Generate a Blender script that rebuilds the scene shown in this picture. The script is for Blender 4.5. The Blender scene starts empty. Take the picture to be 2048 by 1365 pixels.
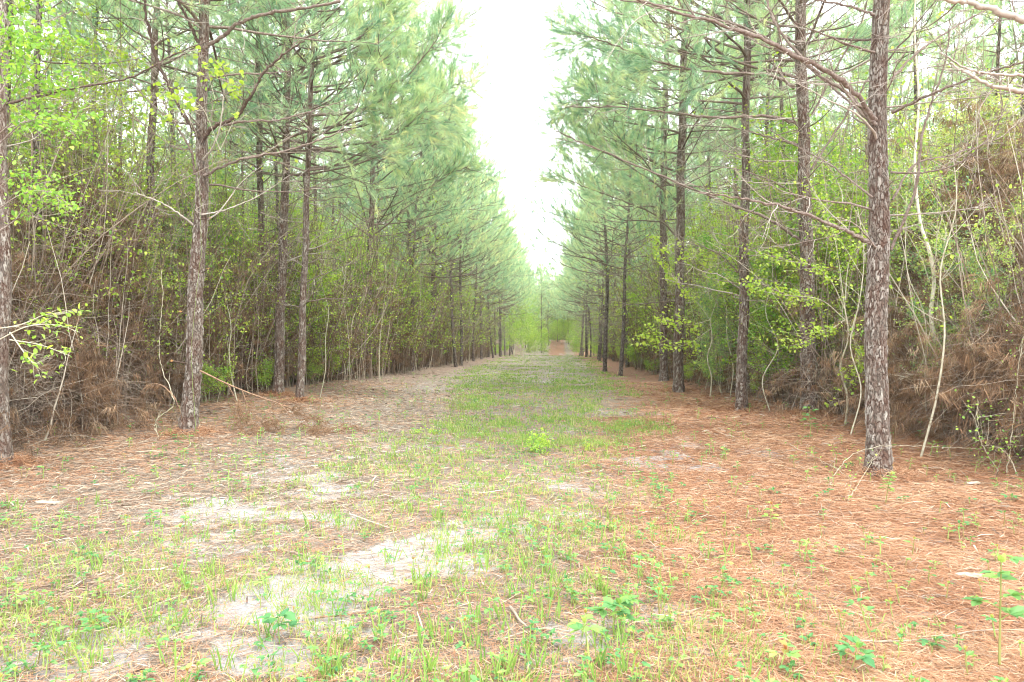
import bpy, math
import numpy as np
from mathutils import Matrix

# ------------------------------------------------------------------ camera, sky, sun, exposure
S = bpy.context.scene
COL = S.collection
FPX, HOR, CAMZ = 1365.0, 687.0, 1.5
cam = bpy.data.objects.new('camera', bpy.data.cameras.new('camera'))
COL.objects.link(cam)
cam.data.sensor_width = 36.0
cam.data.lens = 24.0
cam.data.clip_start = 0.05
cam.data.clip_end = 3000
cam.location = (0, 0, CAMZ)
cam.rotation_euler = (math.radians(90.19), 0, 0)
S.camera = cam

SUN_EL, SUN_AZ = 58.0, 150.0     # azimuth measured from +Y clockwise
w = bpy.data.worlds.new('World'); S.world = w; w.use_nodes = True
nt = w.node_tree; nt.nodes.clear()
out = nt.nodes.new('ShaderNodeOutputWorld')
bg = nt.nodes.new('ShaderNodeBackground')
sky = nt.nodes.new('ShaderNodeTexSky'); sky.sky_type = 'NISHITA'; sky.sun_disc = False
sky.sun_elevation = math.radians(SUN_EL); sky.sun_rotation = math.radians(SUN_AZ)
sky.air_density = 1.0; sky.dust_density = 4.0
mixc = nt.nodes.new('ShaderNodeMix'); mixc.data_type = 'RGBA'
mixc.inputs[0].default_value = 0.82
mixc.inputs[7].default_value = (11.6, 12.0, 12.6, 1)     # bright overcast deck
tc = nt.nodes.new('ShaderNodeTexCoord'); nz = nt.nodes.new('ShaderNodeTexNoise')
nz.inputs['Scale'].default_value = 2.2; nz.inputs['Detail'].default_value = 4
mr = nt.nodes.new('ShaderNodeMapRange')
mr.inputs['From Min'].default_value = 0.3; mr.inputs['From Max'].default_value = 0.7
mr.inputs['To Min'].default_value = 0.72; mr.inputs['To Max'].default_value = 0.92
nt.links.new(tc.outputs['Generated'], nz.inputs['Vector'])
nt.links.new(nz.outputs['Fac'], mr.inputs['Value']); nt.links.new(mr.outputs[0], mixc.inputs[0])
nt.links.new(sky.outputs[0], mixc.inputs[6]); nt.links.new(mixc.outputs[2], bg.inputs['Color'])
bg.inputs['Strength'].default_value = 0.15
nt.links.new(bg.outputs[0], out.inputs['Surface'])

sl = bpy.data.lights.new('sun', 'SUN'); sl.energy = 1.5; sl.angle = math.radians(11); sl.color = (1, 0.96, 0.9)
sun = bpy.data.objects.new('sun', sl); COL.objects.link(sun)
az, el = math.radians(SUN_AZ), math.radians(SUN_EL)
sun.rotation_euler = (math.pi/2 - el, 0, math.pi - az)
S.view_settings.view_transform = 'Standard'; S.view_settings.look = 'None'
S.view_settings.exposure = 1.5
S.view_settings.gamma = 1.0
cy = S.cycles
cy.max_bounces = 6; cy.diffuse_bounces = 4; cy.glossy_bounces = 1; cy.transmission_bounces = 4
cy.transparent_max_bounces = 4; cy.use_denoising = True; cy.filter_width = 1.1; cy.caustics_reflective = False; cy.caustics_refractive = False

rng = np.random.default_rng(11)
U = rng.uniform
TR = 0.0696                      # the clearing runs this much to the right per metre of depth

# ------------------------------------------------------------------ noise and ground height
def _hash(ix, iy, s):
    n = (ix.astype(np.int64)*374761393 + iy.astype(np.int64)*668265263 + s*1442695041) & 0xffffffff
    n = ((n ^ (n >> 13))*1274126177) & 0xffffffff
    return ((n ^ (n >> 16)) & 0xffff)/65535.0
def vnoise(x, y, s=0):
    x = np.asarray(x, float); y = np.asarray(y, float)
    ix = np.floor(x); iy = np.floor(y); fx = x-ix; fy = y-iy
    fx = fx*fx*(3-2*fx); fy = fy*fy*(3-2*fy)
    a = _hash(ix, iy, s); b = _hash(ix+1, iy, s); c = _hash(ix, iy+1, s); d = _hash(ix+1, iy+1, s)
    return a*(1-fx)*(1-fy)+b*fx*(1-fy)+c*(1-fx)*fy+d*fx*fy
def fbm(x, y, s=0, o=4):
    t = 0; a = 0.5; n = 0
    for k in range(o):
        t = t + a*vnoise(x*2**k, y*2**k, s+k*17); n += a; a *= 0.5
    return t/n
def sst(a, b, x):
    t = np.clip((x-a)/(b-a), 0, 1); return t*t*(3-2*t)
def gz(x, y):
    x = np.asarray(x, float); y = np.asarray(y, float)
    u = x - TR*y
    z = 0.10*(fbm(x*0.25, y*0.25, 3)-0.5) + 0.05*(fbm(x*1.3, y*1.3, 9)-0.5)
    z = z + 0.10*sst(3.3, 5.0, u) + 0.12*sst(-6.4, -8.5, u)
    z = z - 0.45*sst(80, 90, y) + 2.6*sst(92, 135, y) + 7*sst(135, 300, y)
    return z
def gp(px, py):                  # a ground point from a pixel of the 2048-wide photo
    d = FPX*CAMZ/(py-HOR); return ((px-1024)*d/FPX, d)
def wp(px, py, d):
    return np.array([(px-1024)*d/FPX, d, CAMZ+(HOR-py)*d/FPX])

# ------------------------------------------------------------------ mesh collecting
class Geo:
    def __init__(s): s.V = []; s.F = []; s.M = []; s.A = []; s.B = []; s.n = 0
    def add(s, V, F, mat=0, a=0.5, b=0.0):
        V = np.asarray(V, np.float32).reshape(-1, 3)
        F = np.asarray(F, np.int64)
        if len(V) == 0 or len(F) == 0: return
        s.V.append(V); s.F.append(F+s.n); s.M.append(np.full(len(F), mat, np.int32))
        s.A.append(np.broadcast_to(np.asarray(a, np.float32), (len(V),)))
        s.B.append(np.broadcast_to(np.asarray(b, np.float32), (len(V),)))
        s.n += len(V)
    def build(s, name, mats, parent=None, smooth=False):
        me = bpy.data.meshes.new(name)
        V = np.concatenate(s.V); me.vertices.add(len(V)); me.vertices.foreach_set('co', V.ravel())
        lt = np.concatenate([np.full(len(f), f.shape[1], np.int32) for f in s.F])
        li = np.concatenate([f.ravel() for f in s.F]).astype(np.int32)
        me.loops.add(len(li)); me.loops.foreach_set('vertex_index', li)
        me.polygons.add(len(lt)); st = np.concatenate([[0], np.cumsum(lt)[:-1]]).astype(np.int32)
        me.polygons.foreach_set('loop_start', st); me.polygons.foreach_set('loop_total', lt)
        me.polygons.foreach_set('material_index', np.concatenate(s.M))
        me.polygons.foreach_set('use_smooth', np.full(len(lt), smooth, dtype=bool))
        for nm, arr in (('tint', s.A), ('mask', s.B)):
            at = me.attributes.new(nm, 'FLOAT', 'POINT'); at.data.foreach_set('value', np.concatenate(arr))
        me.update(calc_edges=True)
        for m in (mats if isinstance(mats, (list, tuple)) else [mats]): me.materials.append(m)
        o = bpy.data.objects.new(name, me); COL.objects.link(o)
        if parent is not None: o.parent = parent
        return o

def norm(v): return v/np.maximum(np.linalg.norm(v, axis=-1, keepdims=True), 1e-9)
def tubes(P, R, sides=5, cap=False):
    """P (N,n,3), R (N,n) -> quads"""
    P = np.asarray(P, float); R = np.asarray(R, float)
    if P.ndim == 2: P = P[None]; R = R[None]
    N, n, _ = P.shape
    T = norm(np.gradient(P, axis=1))
    ref = np.where(np.abs(T[..., 2:3]) > 0.85, np.array([1., 0.13, 0]), np.array([0.05, 0, 1.]))
    # one reference per tube keeps the ring from flipping
    ref = np.broadcast_to(ref[:, :1], T.shape)
    X = norm(np.cross(ref, T)); Y = np.cross(T, X)
    a = np.arange(sides)*2*math.pi/sides
    V = P[:, :, None, :] + R[:, :, None, None]*(np.cos(a)[:, None]*X[:, :, None, :] + np.sin(a)[:, None]*Y[:, :, None, :])
    i = np.arange(n-1)[:, None]*sides; j = np.arange(sides)[None]; k = (j+1) % sides
    f = np.stack([i+j, i+k, i+k+sides, i+j+sides], -1).reshape(-1, 4)
    F = (np.arange(N)[:, None, None]*n*sides + f[None]).reshape(-1, 4)
    return V.reshape(-1, 3), F
def rand_dir(n):
    v = rng.normal(size=(n, 3)); return norm(v)
def perp(D):
    r = rand_dir(len(D)); return norm(np.cross(D, r))
def blades(B, D, L, W, droop=0.0, seg=1):
    """thin pointed strips: base B, direction D, length L, width W"""
    n = len(B); L = np.broadcast_to(L, (n,)); W = np.broadcast_to(W, (n,)); dr = np.broadcast_to(droop, (n,))
    X = perp(D)*W[:, None]*0.5
    if seg == 1:
        tip = B + D*L[:, None]; tip[:, 2] -= dr*L
        V = np.stack([B-X, B+X, tip], 1); F = np.arange(n*3).reshape(n, 3)
        return V.reshape(-1, 3), F
    mid = B + D*L[:, None]*0.55; mid[:, 2] -= dr*L*0.2
    tip = B + D*L[:, None]*(1-0.12*np.minimum(dr, 2))[:, None]; tip[:, 2] -= dr*L
    V = np.stack([B-X*.8, B+X*.8, mid+X, mid-X, tip], 1)
    o = np.arange(n)[:, None]*5
    F = np.concatenate([o+np.array([0, 1, 2]), o+np.array([0, 2, 3]), o+np.array([3, 2, 4])])
    return V.reshape(-1, 3), F
LEAFV = np.array([[0, 0, 0], [.28, .22, .05], [.26, .62, .07], [0, 1, -.05], [-.26, .62, .07], [-.28, .22, .05]])
LEAFF = np.array([[0, 1, 2], [0, 2, 3], [0, 3, 4], [0, 4, 5]])
def leaves(B, D, L, wid=1.0, up=0.7):
    """broad leaves with a folded midrib; D points along the leaf"""
    n = len(B); L = np.broadcast_to(L, (n,))
    N = norm(rand_dir(n)*(1-up) + np.array([0, 0, up])); D = norm(D)
    X = norm(np.cross(D, N)); Z = np.cross(X, D)
    T = LEAFV*np.array([wid, 1, 1])
    V = B[:, None] + L[:, None, None]*(T[None, :, :1]*X[:, None] + T[None, :, 1:2]*D[:, None] + T[None, :, 2:]*Z[:, None])
    F = (np.arange(n)[:, None, None]*6 + LEAFF[None]).reshape(-1, 3)
    return V.reshape(-1, 3), F
def paths(P0, D0, L, n=5, lift=0.0, wander=0.12):
    """wandering polylines (N,n,3); lift bends up (+) or down (-)"""
    N = len(P0); L = np.broadcast_to(L, (N,)); lift = np.broadcast_to(lift, (N,))
    P = np.zeros((N, n, 3)); P[:, 0] = P0; D = norm(D0.copy())
    for k in range(1, n):
        P[:, k] = P[:, k-1] + D*(L/(n-1))[:, None]
        D = norm(D + rng.normal(size=(N, 3))*wander + np.array([0, 0, 1.])*lift[:, None]/(n-1))
    return P
def taper(r0, r1, n): 
    t = np.linspace(0, 1, n); r0 = np.atleast_1d(r0)[:, None]; r1 = np.atleast_1d(r1)[:, None]
    return r0*(1-t)+r1*t
def smooth_path(pts, n):
    """Catmull-Rom through control points"""
    p = np.asarray(pts, float); q = np.vstack([2*p[0]-p[1], p, 2*p[-1]-p[-2]])
    s = np.linspace(0, len(p)-1-1e-6, n); i = s.astype(int); t = (s-i)[:, None]
    a, b, c, d = q[i], q[i+1], q[i+2], q[i+3]
    return 0.5*(2*b+(c-a)*t+(2*a-5*b+4*c-d)*t*t+(3*b-a-3*c+d)*t**3)

# ------------------------------------------------------------------ materials
def mat(name, base, rough=0.85, transl=0.0, spec=0.2):
    m = bpy.data.materials.new(name); m.use_nodes = True; t = m.node_tree
    p = t.nodes['Principled BSDF']; p.inputs['Roughness'].default_value = rough
    p.inputs['Specular IOR Level'].default_value = spec
    if callable(base): c = base(t)
    else:
        rgb = t.nodes.new('ShaderNodeRGB'); rgb.outputs[0].default_value = (*base, 1); c = rgb.outputs[0]
    t.links.new(c, p.inputs['Base Color'])
    if transl > 0:
        tr = t.nodes.new('ShaderNodeBsdfTranslucent'); mx = t.nodes.new('ShaderNodeMixShader')
        mx.inputs[0].default_value = transl
        hs = t.nodes.new('ShaderNodeHueSaturation'); hs.inputs['Value'].default_value = 1.25; hs.inputs['Saturation'].default_value = 1.1
        t.links.new(c, hs.inputs['Color']); t.links.new(hs.outputs[0], tr.inputs[0])
        t.links.new(p.outputs[0], mx.inputs[1]); t.links.new(tr.outputs[0], mx.inputs[2])
        t.links.new(mx.outputs[0], t.nodes['Material Output'].inputs['Surface'])
    return m
def ramp(t, fac, stops):
    r = t.nodes.new('ShaderNodeValToRGB'); e = r.color_ramp.elements
    while len(e) < len(stops): e.new(0.5)
    for el_, (p, c) in zip(e, stops): el_.position = p; el_.color = (*c, 1)
    t.links.new(fac, r.inputs[0]); return r.outputs[0]
def attr(t, n):
    a = t.nodes.new('ShaderNodeAttribute'); a.attribute_name = n; return a.outputs['Fac']
def math_(t, op, a, b, clamp=False):
    m = t.nodes.new('ShaderNodeMath'); m.operation = op; m.use_clamp = clamp
    for k, v in enumerate((a, b)):
        if isinstance(v, (int, float)): m.inputs[k].default_value = v
        else: t.links.new(v, m.inputs[k])
    return m.outputs[0]
def noise(t, scale, detail=4, vec=None, out_='Fac', rough=0.6):
    n = t.nodes.new('ShaderNodeTexNoise'); n.inputs['Scale'].default_value = scale
    n.inputs['Detail'].default_value = detail; n.inputs['Roughness'].default_value = rough
    if vec is not None: t.links.new(vec, n.inputs['Vector'])
    return n.outputs[out_]
def mixrgb(t, f, a, b):
    m = t.nodes.new('ShaderNodeMix'); m.data_type = 'RGBA'
    for k, v in ((0, f), (6, a), (7, b)):
        if isinstance(v, (int, float)): m.inputs[k].default_value = v
        elif isinstance(v, tuple): m.inputs[k].default_value = (*v, 1)
        else: t.links.new(v, m.inputs[k])
    return m.outputs[2]
def tinted(stops, objvar=0.25):
    def f(t):
        oi = t.nodes.new('ShaderNodeObjectInfo')
        v = math_(t, 'ADD', attr(t, 'tint'), math_(t, 'MULTIPLY', math_(t, 'SUBTRACT', oi.outputs['Random'], 0.5), objvar))
        return ramp(t, v, stops)
    return f
def add_bump(m, h, strength, dist):
    t = m.node_tree; b = t.nodes.new('ShaderNodeBump'); b.inputs['Strength'].default_value = strength
    b.inputs['Distance'].default_value = dist
    t.links.new(h, b.inputs['Height']); t.links.new(b.outputs[0], t.nodes['Principled BSDF'].inputs['Normal'])

def bark_mat(name, dark, mid, light, sc=1.0):
    m = mat(name, (0.2, 0.15, 0.12), 0.95); t = m.node_tree
    tcn = t.nodes.new('ShaderNodeTexCoord'); mp = t.nodes.new('ShaderNodeMapping')
    mp.inputs['Scale'].default_value = (16*sc, 16*sc, 6*sc)
    t.links.new(tcn.outputs['Object'], mp.inputs['Vector'])
    v = t.nodes.new('ShaderNodeTexVoronoi'); v.feature = 'DISTANCE_TO_EDGE'; v.inputs['Scale'].default_value = 1
    wn = noise(t, 3, 3, mp.outputs[0], 'Color')
    av = t.nodes.new('ShaderNodeVectorMath'); av.operation = 'MULTIPLY_ADD'
    t.links.new(wn, av.inputs[0]); av.inputs[1].default_value = (.9, .9, .9); t.links.new(mp.outputs[0], av.inputs[2])
    t.links.new(av.outputs[0], v.inputs['Vector'])
    n2 = noise(t, 90, 4, tcn.outputs['Object']); n3 = noise(t, 2.5, 3, tcn.outputs['Object'])
    e = ramp(t, v.outputs['Distance'], [(0.0, (0, 0, 0)), (0.22, (1, 1, 1))])
    hh = math_(t, 'ADD', math_(t, 'MULTIPLY', e, 0.8), math_(t, 'MULTIPLY', n2, 0.5))
    q = math_(t, 'MULTIPLY', hh, math_(t, 'ADD', n3, 0.45), True)
    c = ramp(t, q, [(0.12, dark), (0.5, mid), (0.95, light)])
    t.links.new(c, t.nodes['Principled BSDF'].inputs['Base Color'])
    add_bump(m, hh, 1.0, 0.02)
    return m
M = {}
M['bark'] = bark_mat('pine bark far', (0.04, 0.024, 0.018), (0.115, 0.085, 0.07), (0.27, 0.24, 0.21))
# modelled bark of the near trunks: plate height is real relief, colour follows the plate surface
def near_bark(t):
    pl = attr(t, 'tint'); tcn = t.nodes.new('ShaderNodeTexCoord')
    n2 = noise(t, 60, 5, tcn.outputs['Object']); n3 = noise(t, 5, 3, tcn.outputs['Object'])
    q = math_(t, 'ADD', math_(t, 'MULTIPLY', pl, 0.62), math_(t, 'MULTIPLY', n2, 0.42))
    c = ramp(t, q, [(0.24, (0.03, 0.018, 0.013)), (0.36, (0.10, 0.06, 0.044)), (0.52, (0.18, 0.15, 0.125)), (0.76, (0.38, 0.355, 0.31))])
    rd = ramp(t, n3, [(0.4, (0.16, 0.095, 0.07)), (0.6, (0.27, 0.26, 0.22))])
    return mixrgb(t, 0.22, c, rd)
M['bark_near'] = mat('pine bark plates', near_bark, 0.95)
add_bump(M['bark_near'], noise(M['bark_near'].node_tree, 140, 5, M['bark_near'].node_tree.nodes.new('ShaderNodeTexCoord').outputs['Object']), 0.7, 0.006)
M['limb'] = mat('pine limb bark', lambda t: ramp(t, math_(t, 'ADD', noise(t, 45, 4, t.nodes.new('ShaderNodeTexCoord').outputs['Object']), math_(t, 'SUBTRACT', attr(t, 'tint'), 0.5)),
    [(0.25, (0.09, 0.06, 0.047)), (0.55, (0.23, 0.18, 0.15)), (0.85, (0.48, 0.43, 0.37))]), 0.9)
M['pale'] = mat('sapling bark', lambda t: ramp(t, math_(t, 'ADD', noise(t, 14, 4, t.nodes.new('ShaderNodeTexCoord').outputs['Object']), math_(t, 'SUBTRACT', attr(t, 'tint'), 0.5)),
    [(0.25, (0.20, 0.15, 0.10)), (0.5, (0.42, 0.38, 0.27)), (0.8, (0.60, 0.57, 0.44))]), 0.85)
M['needle'] = mat('pine needles', tinted([(0.0, (0.17, 0.31, 0.20)), (0.35, (0.38, 0.55, 0.34)), (0.7, (0.58, 0.69, 0.38)), (1.0, (0.74, 0.74, 0.40))]), 0.45, 0.5, 0.5)
M['candle'] = mat('pine candles', (0.55, 0.50, 0.26), 0.7, 0.2)
M['deadneedle'] = mat('dead pine needles', tinted([(0.0, (0.05, 0.035, 0.024)), (0.4, (0.16, 0.10, 0.06)), (0.75, (0.33, 0.20, 0.115)), (1.0, (0.50, 0.38, 0.25))], 0.0), 0.8, 0.2)
M['twig'] = mat('dead twigs', tinted([(0.0, (0.10, 0.065, 0.045)), (0.5, (0.25, 0.19, 0.145)), (1.0, (0.56, 0.50, 0.40))], 0.0), 0.9)
M['holly'] = mat('small dark leaves', tinted([(0.0, (0.10, 0.22, 0.13)), (0.35, (0.20, 0.37, 0.16)), (0.65, (0.44, 0.57, 0.14)), (1.0, (0.66, 0.72, 0.22))]), 0.4, 0.45, 0.5)
M['gum'] = mat('bright spring leaves', tinted([(0.0, (0.12, 0.28, 0.08)), (0.4, (0.27, 0.46, 0.10)), (0.75, (0.46, 0.60, 0.10)), (1.0, (0.58, 0.66, 0.15))]), 0.5, 0.45, 0.3)
M['herb'] = mat('seedling leaves', tinted([(0.0, (0.07, 0.22, 0.09)), (0.4, (0.13, 0.30, 0.10)), (0.75, (0.27, 0.43, 0.10)), (0.94, (0.42, 0.50, 0.13)), (1.0, (0.45, 0.20, 0.08))]), 0.5, 0.35, 0.3)
M['stem'] = mat('green stems', tinted([(0.0, (0.30, 0.14, 0.08)), (0.5, (0.24, 0.34, 0.09)), (1.0, (0.36, 0.50, 0.14))]), 0.6)
M['grass'] = mat('grass blades', tinted([(0.0, (0.12, 0.26, 0.06)), (0.4, (0.23, 0.38, 0.08)), (0.75, (0.37, 0.45, 0.12)), (1.0, (0.52, 0.46, 0.25))], 0.0), 0.55, 0.35, 0.3)
M['litter'] = mat('fallen pine needles', tinted([(0.0, (0.14, 0.06, 0.035)), (0.35, (0.34, 0.165, 0.085)), (0.7, (0.50, 0.29, 0.165)), (1.0, (0.66, 0.50, 0.34))], 0.0), 0.7, 0.1, 0.3)
M['straw'] = mat('wood chips and straw', tinted([(0.0, (0.10, 0.07, 0.055)), (0.4, (0.28, 0.22, 0.165)), (0.75, (0.46, 0.39, 0.30)), (1.0, (0.57, 0.51, 0.41))], 0.0), 0.85)
M['freshwood'] = mat('fresh broken wood', lambda t: ramp(t, noise(t, 30, 3), [(0.3, (0.62, 0.30, 0.10)), (0.7, (0.82, 0.58, 0.32))]), 0.8)
M['branchbrown'] = mat('fallen branch bark', lambda t: ramp(t, noise(t, 35, 4, t.nodes.new('ShaderNodeTexCoord').outputs['Object']), [(0.3, (0.17, 0.095, 0.06)), (0.7, (0.38, 0.255, 0.165))]), 0.85)

# ------------------------------------------------------------------ tags
def empty(name, loc, rz=0.0):
    o = bpy.data.objects.new(name, None); COL.objects.link(o); o.location = loc; o.rotation_euler = (0, 0, rz)
    o.empty_display_size = 0.2
    return o
def tag(o, label, cat, group=None, kind=None):
    if label: o['label'] = label
    if cat: o['category'] = cat
    if group: o['group'] = group
    if kind: o['kind'] = kind
    return o
def dup(root, loc, rz, sc, label, group):
    r = root.copy(); COL.objects.link(r); r.location = loc; r.rotation_euler = (0, 0, rz); r.scale = sc
    r['label'] = label
    if group: r['group'] = group
    for ch in list(root.children):
        c = ch.copy(); COL.objects.link(c); c.parent = r
        for g in ch.children:
            d = g.copy(); COL.objects.link(d); d.parent = c
    return r
ORD = ['nearest', 'second', 'third', 'fourth', 'fifth', 'sixth', 'seventh', 'eighth', 'ninth', 'tenth', 'eleventh', 'twelfth', 'thirteenth', 'fourteenth',
       'fifteenth', 'sixteenth', 'seventeenth', 'eighteenth', 'nineteenth', 'twentieth']

# ------------------------------------------------------------------ ground
ELL = [(920, 1105, 150, 24, .8), (700, 1150, 110, 26, .8), (640, 1180, 140, 24, .9), (500, 1290, 160, 26, .7), (420, 1040, 150, 20, .7), (230, 1310, 160, 30, .8), (1010, 1085, 130, 22, .7), (760, 1165, 90, 22, .8), (680, 1185, 120, 20, .7), (700, 1260, 110, 30, .7), (430, 1095, 110, 22, .6), (330, 1040, 90, 22, .6), (400, 1250, 130, 24, .5), (850, 1345, 140, 26, .4), (1150, 1045, 120, 16, .55), (250, 1200, 120, 16, .4),  # bare sand: centre px, half extents px (photo), strength
 (500, 1030, 205, 32, 1.0), (620, 960, 120, 16, .8), (830, 1122, 165, 34, .85), (600, 1215, 150, 50, 1.0), (560, 1330, 130, 50, 1.0),
 (120, 1322, 250, 60, .75), (640, 1130, 120, 18, .6), (980, 1060, 150, 18, .7), (1320, 918, 75, 26, .75), (1200, 1262, 90, 45, .8),
 (1110, 1330, 90, 30, .5), (1330, 1040, 50, 14, .6), (850, 775, 60, 10, .5), (1180, 832, 80, 8, .5), (1900, 1235, 110, 28, .6), (1480, 1320, 110, 30, .45),
 (1310, 1215, 60, 18, .35), (870, 855, 60, 9, .5), (1650, 1180, 70, 16, .3), (1000, 1245, 60, 14, .4), (740, 1000, 80, 10, .5), (300, 1080, 120, 16, .45), (60, 1130, 90, 20, .3)]
def sandmask(x, y):
    d = np.maximum(y, 0.5); px = 1024+FPX*x/d; py = HOR+FPX*CAMZ/d
    px = px + 260*(fbm(x*1.6, y*1.6, 21)-0.5); py = py + 120*(fbm(x*1.6, y*1.6, 33)-0.5)*np.minimum(1, 5/d)
    m = np.zeros_like(x)
    for cx, cy_, rx, ry, s in ELL:
        e = ((px-cx)/rx)**2+((py-cy_)/ry)**2
        m = np.maximum(m, s*sst(1.5, 0.3, e))
    m = np.where((y > 2.2) & (y < 40), m, 0)
    rest = 0.55*sst(0.60, 0.72, fbm(x*1.1, y*1.1, 41))*((y < 2.6) | (y > 3))
    u = x-TR*y
    return np.maximum(m, rest*(u > -5)*(u < 3))
def needlemask(x, y):
    u = x-TR*y
    lim = 0.7+0.9*(fbm(x*.8, y*.8, 51)-0.5)
    r = sst(lim-0.8, lim+1.0, u)*np.where(y > 14, sst(lim+0.3, lim+2.2, u), 1)
    l = 0.34*sst(-4.2, -6.5, u)
    return np.clip(np.maximum(np.maximum(r, l), sst(82, 88, y)*sst(1.6, .9, np.abs(u+.4))), 0, 1)
def grassmask(x, y):
    u = x-TR*y
    w0 = np.interp(y, [2, 5, 8, 12, 28, 60, 85], [-3.2, -3.0, -2.6, -2.5, -4.9, -6.5, -5.5])
    w1 = np.interp(y, [2, 5, 8, 12, 28, 60, 85], [1.3, .9, .7, .9, 2.3, 3.4, 3.4])
    nn = 1.6*(fbm(x*.9, y*.9, 61)-0.5)+2.6*(fbm(x*.35, y*.25, 63)-0.5)
    m = sst(w0-.6+nn, w0+.9+nn, u)*sst(w1+.7+nn, w1-.7+nn, u)
    p = sst(0.42, 0.66, fbm(x*1.1, y*1.1, 71))
    dens = np.where(y > 16, 0.22+0.66*p, np.interp(y, [2, 6, 10, 16], [0.24, 0.42, 0.9, 1.0])*(0.2+0.8*p))
    left = 0.5*sst(-0.6, -1.2, u)*sst(6.2, 4.2, y)*sst(0.4, 0.62, fbm(x*1.4, y*1.4, 73))
    return np.maximum(np.maximum(m*dens, left), sst(72, 80, y)*.9)*np.where((y > 82) & (np.abs(u+.4) < 1.0), 0, 1)*sst(118, 108, y)*(np.abs(u) < 7)

def build_ground():
    g = Geo()
    a = np.linspace(-1, 1, 561); xs = np.sinh(a*6.2)/np.sinh(6.2)*450
    b = np.concatenate([np.linspace(-60, 1.0, 20)[:-1], np.linspace(1.0, 12, 210)[:-1], 12+(np.linspace(0, 1, 300)**2.6)*640])
    Y, X = np.meshgrid(b, xs, indexing='ij')
    Xw = X + TR*np.clip(Y, 0, 200)*0.5
    Z = gz(Xw, Y)
    near = (Y < 30)*(np.abs(Xw) < 15)
    Z = Z + near*0.018*(fbm(Xw*7, Y*7, 81)-0.5) - 0.012*sandmask(Xw, Y)*near
    nx, ny = len(xs), len(b)
    i = np.arange(ny-1)[:, None]*nx; j = np.arange(nx-1)[None]
    F = np.stack([i+j, i+j+1, i+j+1+nx, i+j+nx], -1).reshape(-1, 4)
    V = np.stack([Xw, Y, Z], -1).reshape(-1, 3)
    g.add(V, F, 0, sandmask(Xw, Y).ravel(), needlemask(Xw, Y).ravel())
    def col(t):
        co = t.nodes.new('ShaderNodeTexCoord').outputs['Object']
        s = attr(t, 'tint'); nd = attr(t, 'mask')
        n1 = noise(t, 11, 8, co, rough=0.8); n2 = noise(t, 60, 4, co); n3 = noise(t, 1.2, 4, co); n4 = noise(t, 300, 2, co)
        sand = ramp(t, math_(t, 'ADD', math_(t, 'MULTIPLY', n2, .5), math_(t, 'MULTIPLY', n4, .5)), [(0.3, (0.27, 0.245, 0.235)), (0.5, (0.40, 0.38, 0.37)), (0.7, (0.50, 0.485, 0.48))])
        soil = ramp(t, n2, [(0.25, (0.10, 0.07, 0.06)), (0.5, (0.24, 0.20, 0.16)), (0.75, (0.39, 0.345, 0.285))])
        pin = ramp(t, n2, [(0.25, (0.13, 0.06, 0.038)), (0.5, (0.28, 0.15, 0.095)), (0.8, (0.44, 0.28, 0.18))])
        nf = math_(t, 'ADD', nd, math_(t, 'SUBTRACT', n3, 0.5), True)
        c = mixrgb(t, nf, soil, pin)
        sf = ramp(t, math_(t, 'ADD', math_(t, 'MULTIPLY', s, 0.80), math_(t, 'MULTIPLY', math_(t, 'SUBTRACT', n1, 0.5), 3.0)), [(0.40, (0, 0, 0)), (0.58, (1, 1, 1))])
        return mixrgb(t, sf, c, sand)
    m = mat('forest floor', col, 0.95)
    t = m.node_tree
    add_bump(m, noise(t, 45, 6, t.nodes.new('ShaderNodeTexCoord').outputs['Object'], rough=0.75), 0.8, 0.03)
    o = g.build('ground', m, smooth=True); tag(o, 'sandy woodland floor with bare pale patches between pine needle litter', 'ground', None, 'structure')
build_ground()

# ------------------------------------------------------------------ scatter on the ground
def screen_scatter(n, dmin, dmax, power=1.0, margin=1.12):
    """points over the visible wedge, thinning with distance"""
    t = U(0, 1, n); 
    if abs(power-1) < 1e-6: d = dmin*(dmax/dmin)**t
    else: d = (dmin**(1-power)+t*(dmax**(1-power)-dmin**(1-power)))**(1/(1-power))
    x = U(-1, 1, n)*0.75*margin*d + U(-1, 1, n)*0.5
    return x, d
def lay(x, y, L, W, zoff, tilt=0.12, curve=0.15):
    """flat-lying bent strips"""
    n = len(x); a = U(0, 2*math.pi, n); D = np.stack([np.cos(a), np.sin(a), rng.normal(size=n)*tilt], -1)
    C = np.stack([x, y, gz(x, y)+zoff], -1)
    Pn = np.stack([-np.sin(a), np.cos(a), np.zeros(n)], -1)
    k = rng.normal(size=n)*curve
    p0 = C-D*L[:, None]*.5; p2 = C+D*L[:, None]*.5; p1 = C+Pn*(k*L)[:, None]; p1[:, 2] += np.abs(rng.normal(size=n))*L*.06
    lo = C[:, 2]-0.004
    for p in (p0, p2): p[:, 2] = np.maximum(p[:, 2], lo)
    w_ = W[:, None]*.5
    tw = norm(Pn + np.array([0, 0, 1.])*rng.normal(size=n)[:, None]*.6)
    V = np.stack([p0-tw*w_*.6, p0+tw*w_*.6, p1+tw*w_, p1-tw*w_, p2+tw*w_*.4, p2-tw*w_*.4], 1)
    o = np.arange(n)[:, None]*6
    F = np.concatenate([o+np.array([0, 1, 2, 3]), o+np.array([3, 2, 4, 5])])
    return V.reshape(-1, 3), F
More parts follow.
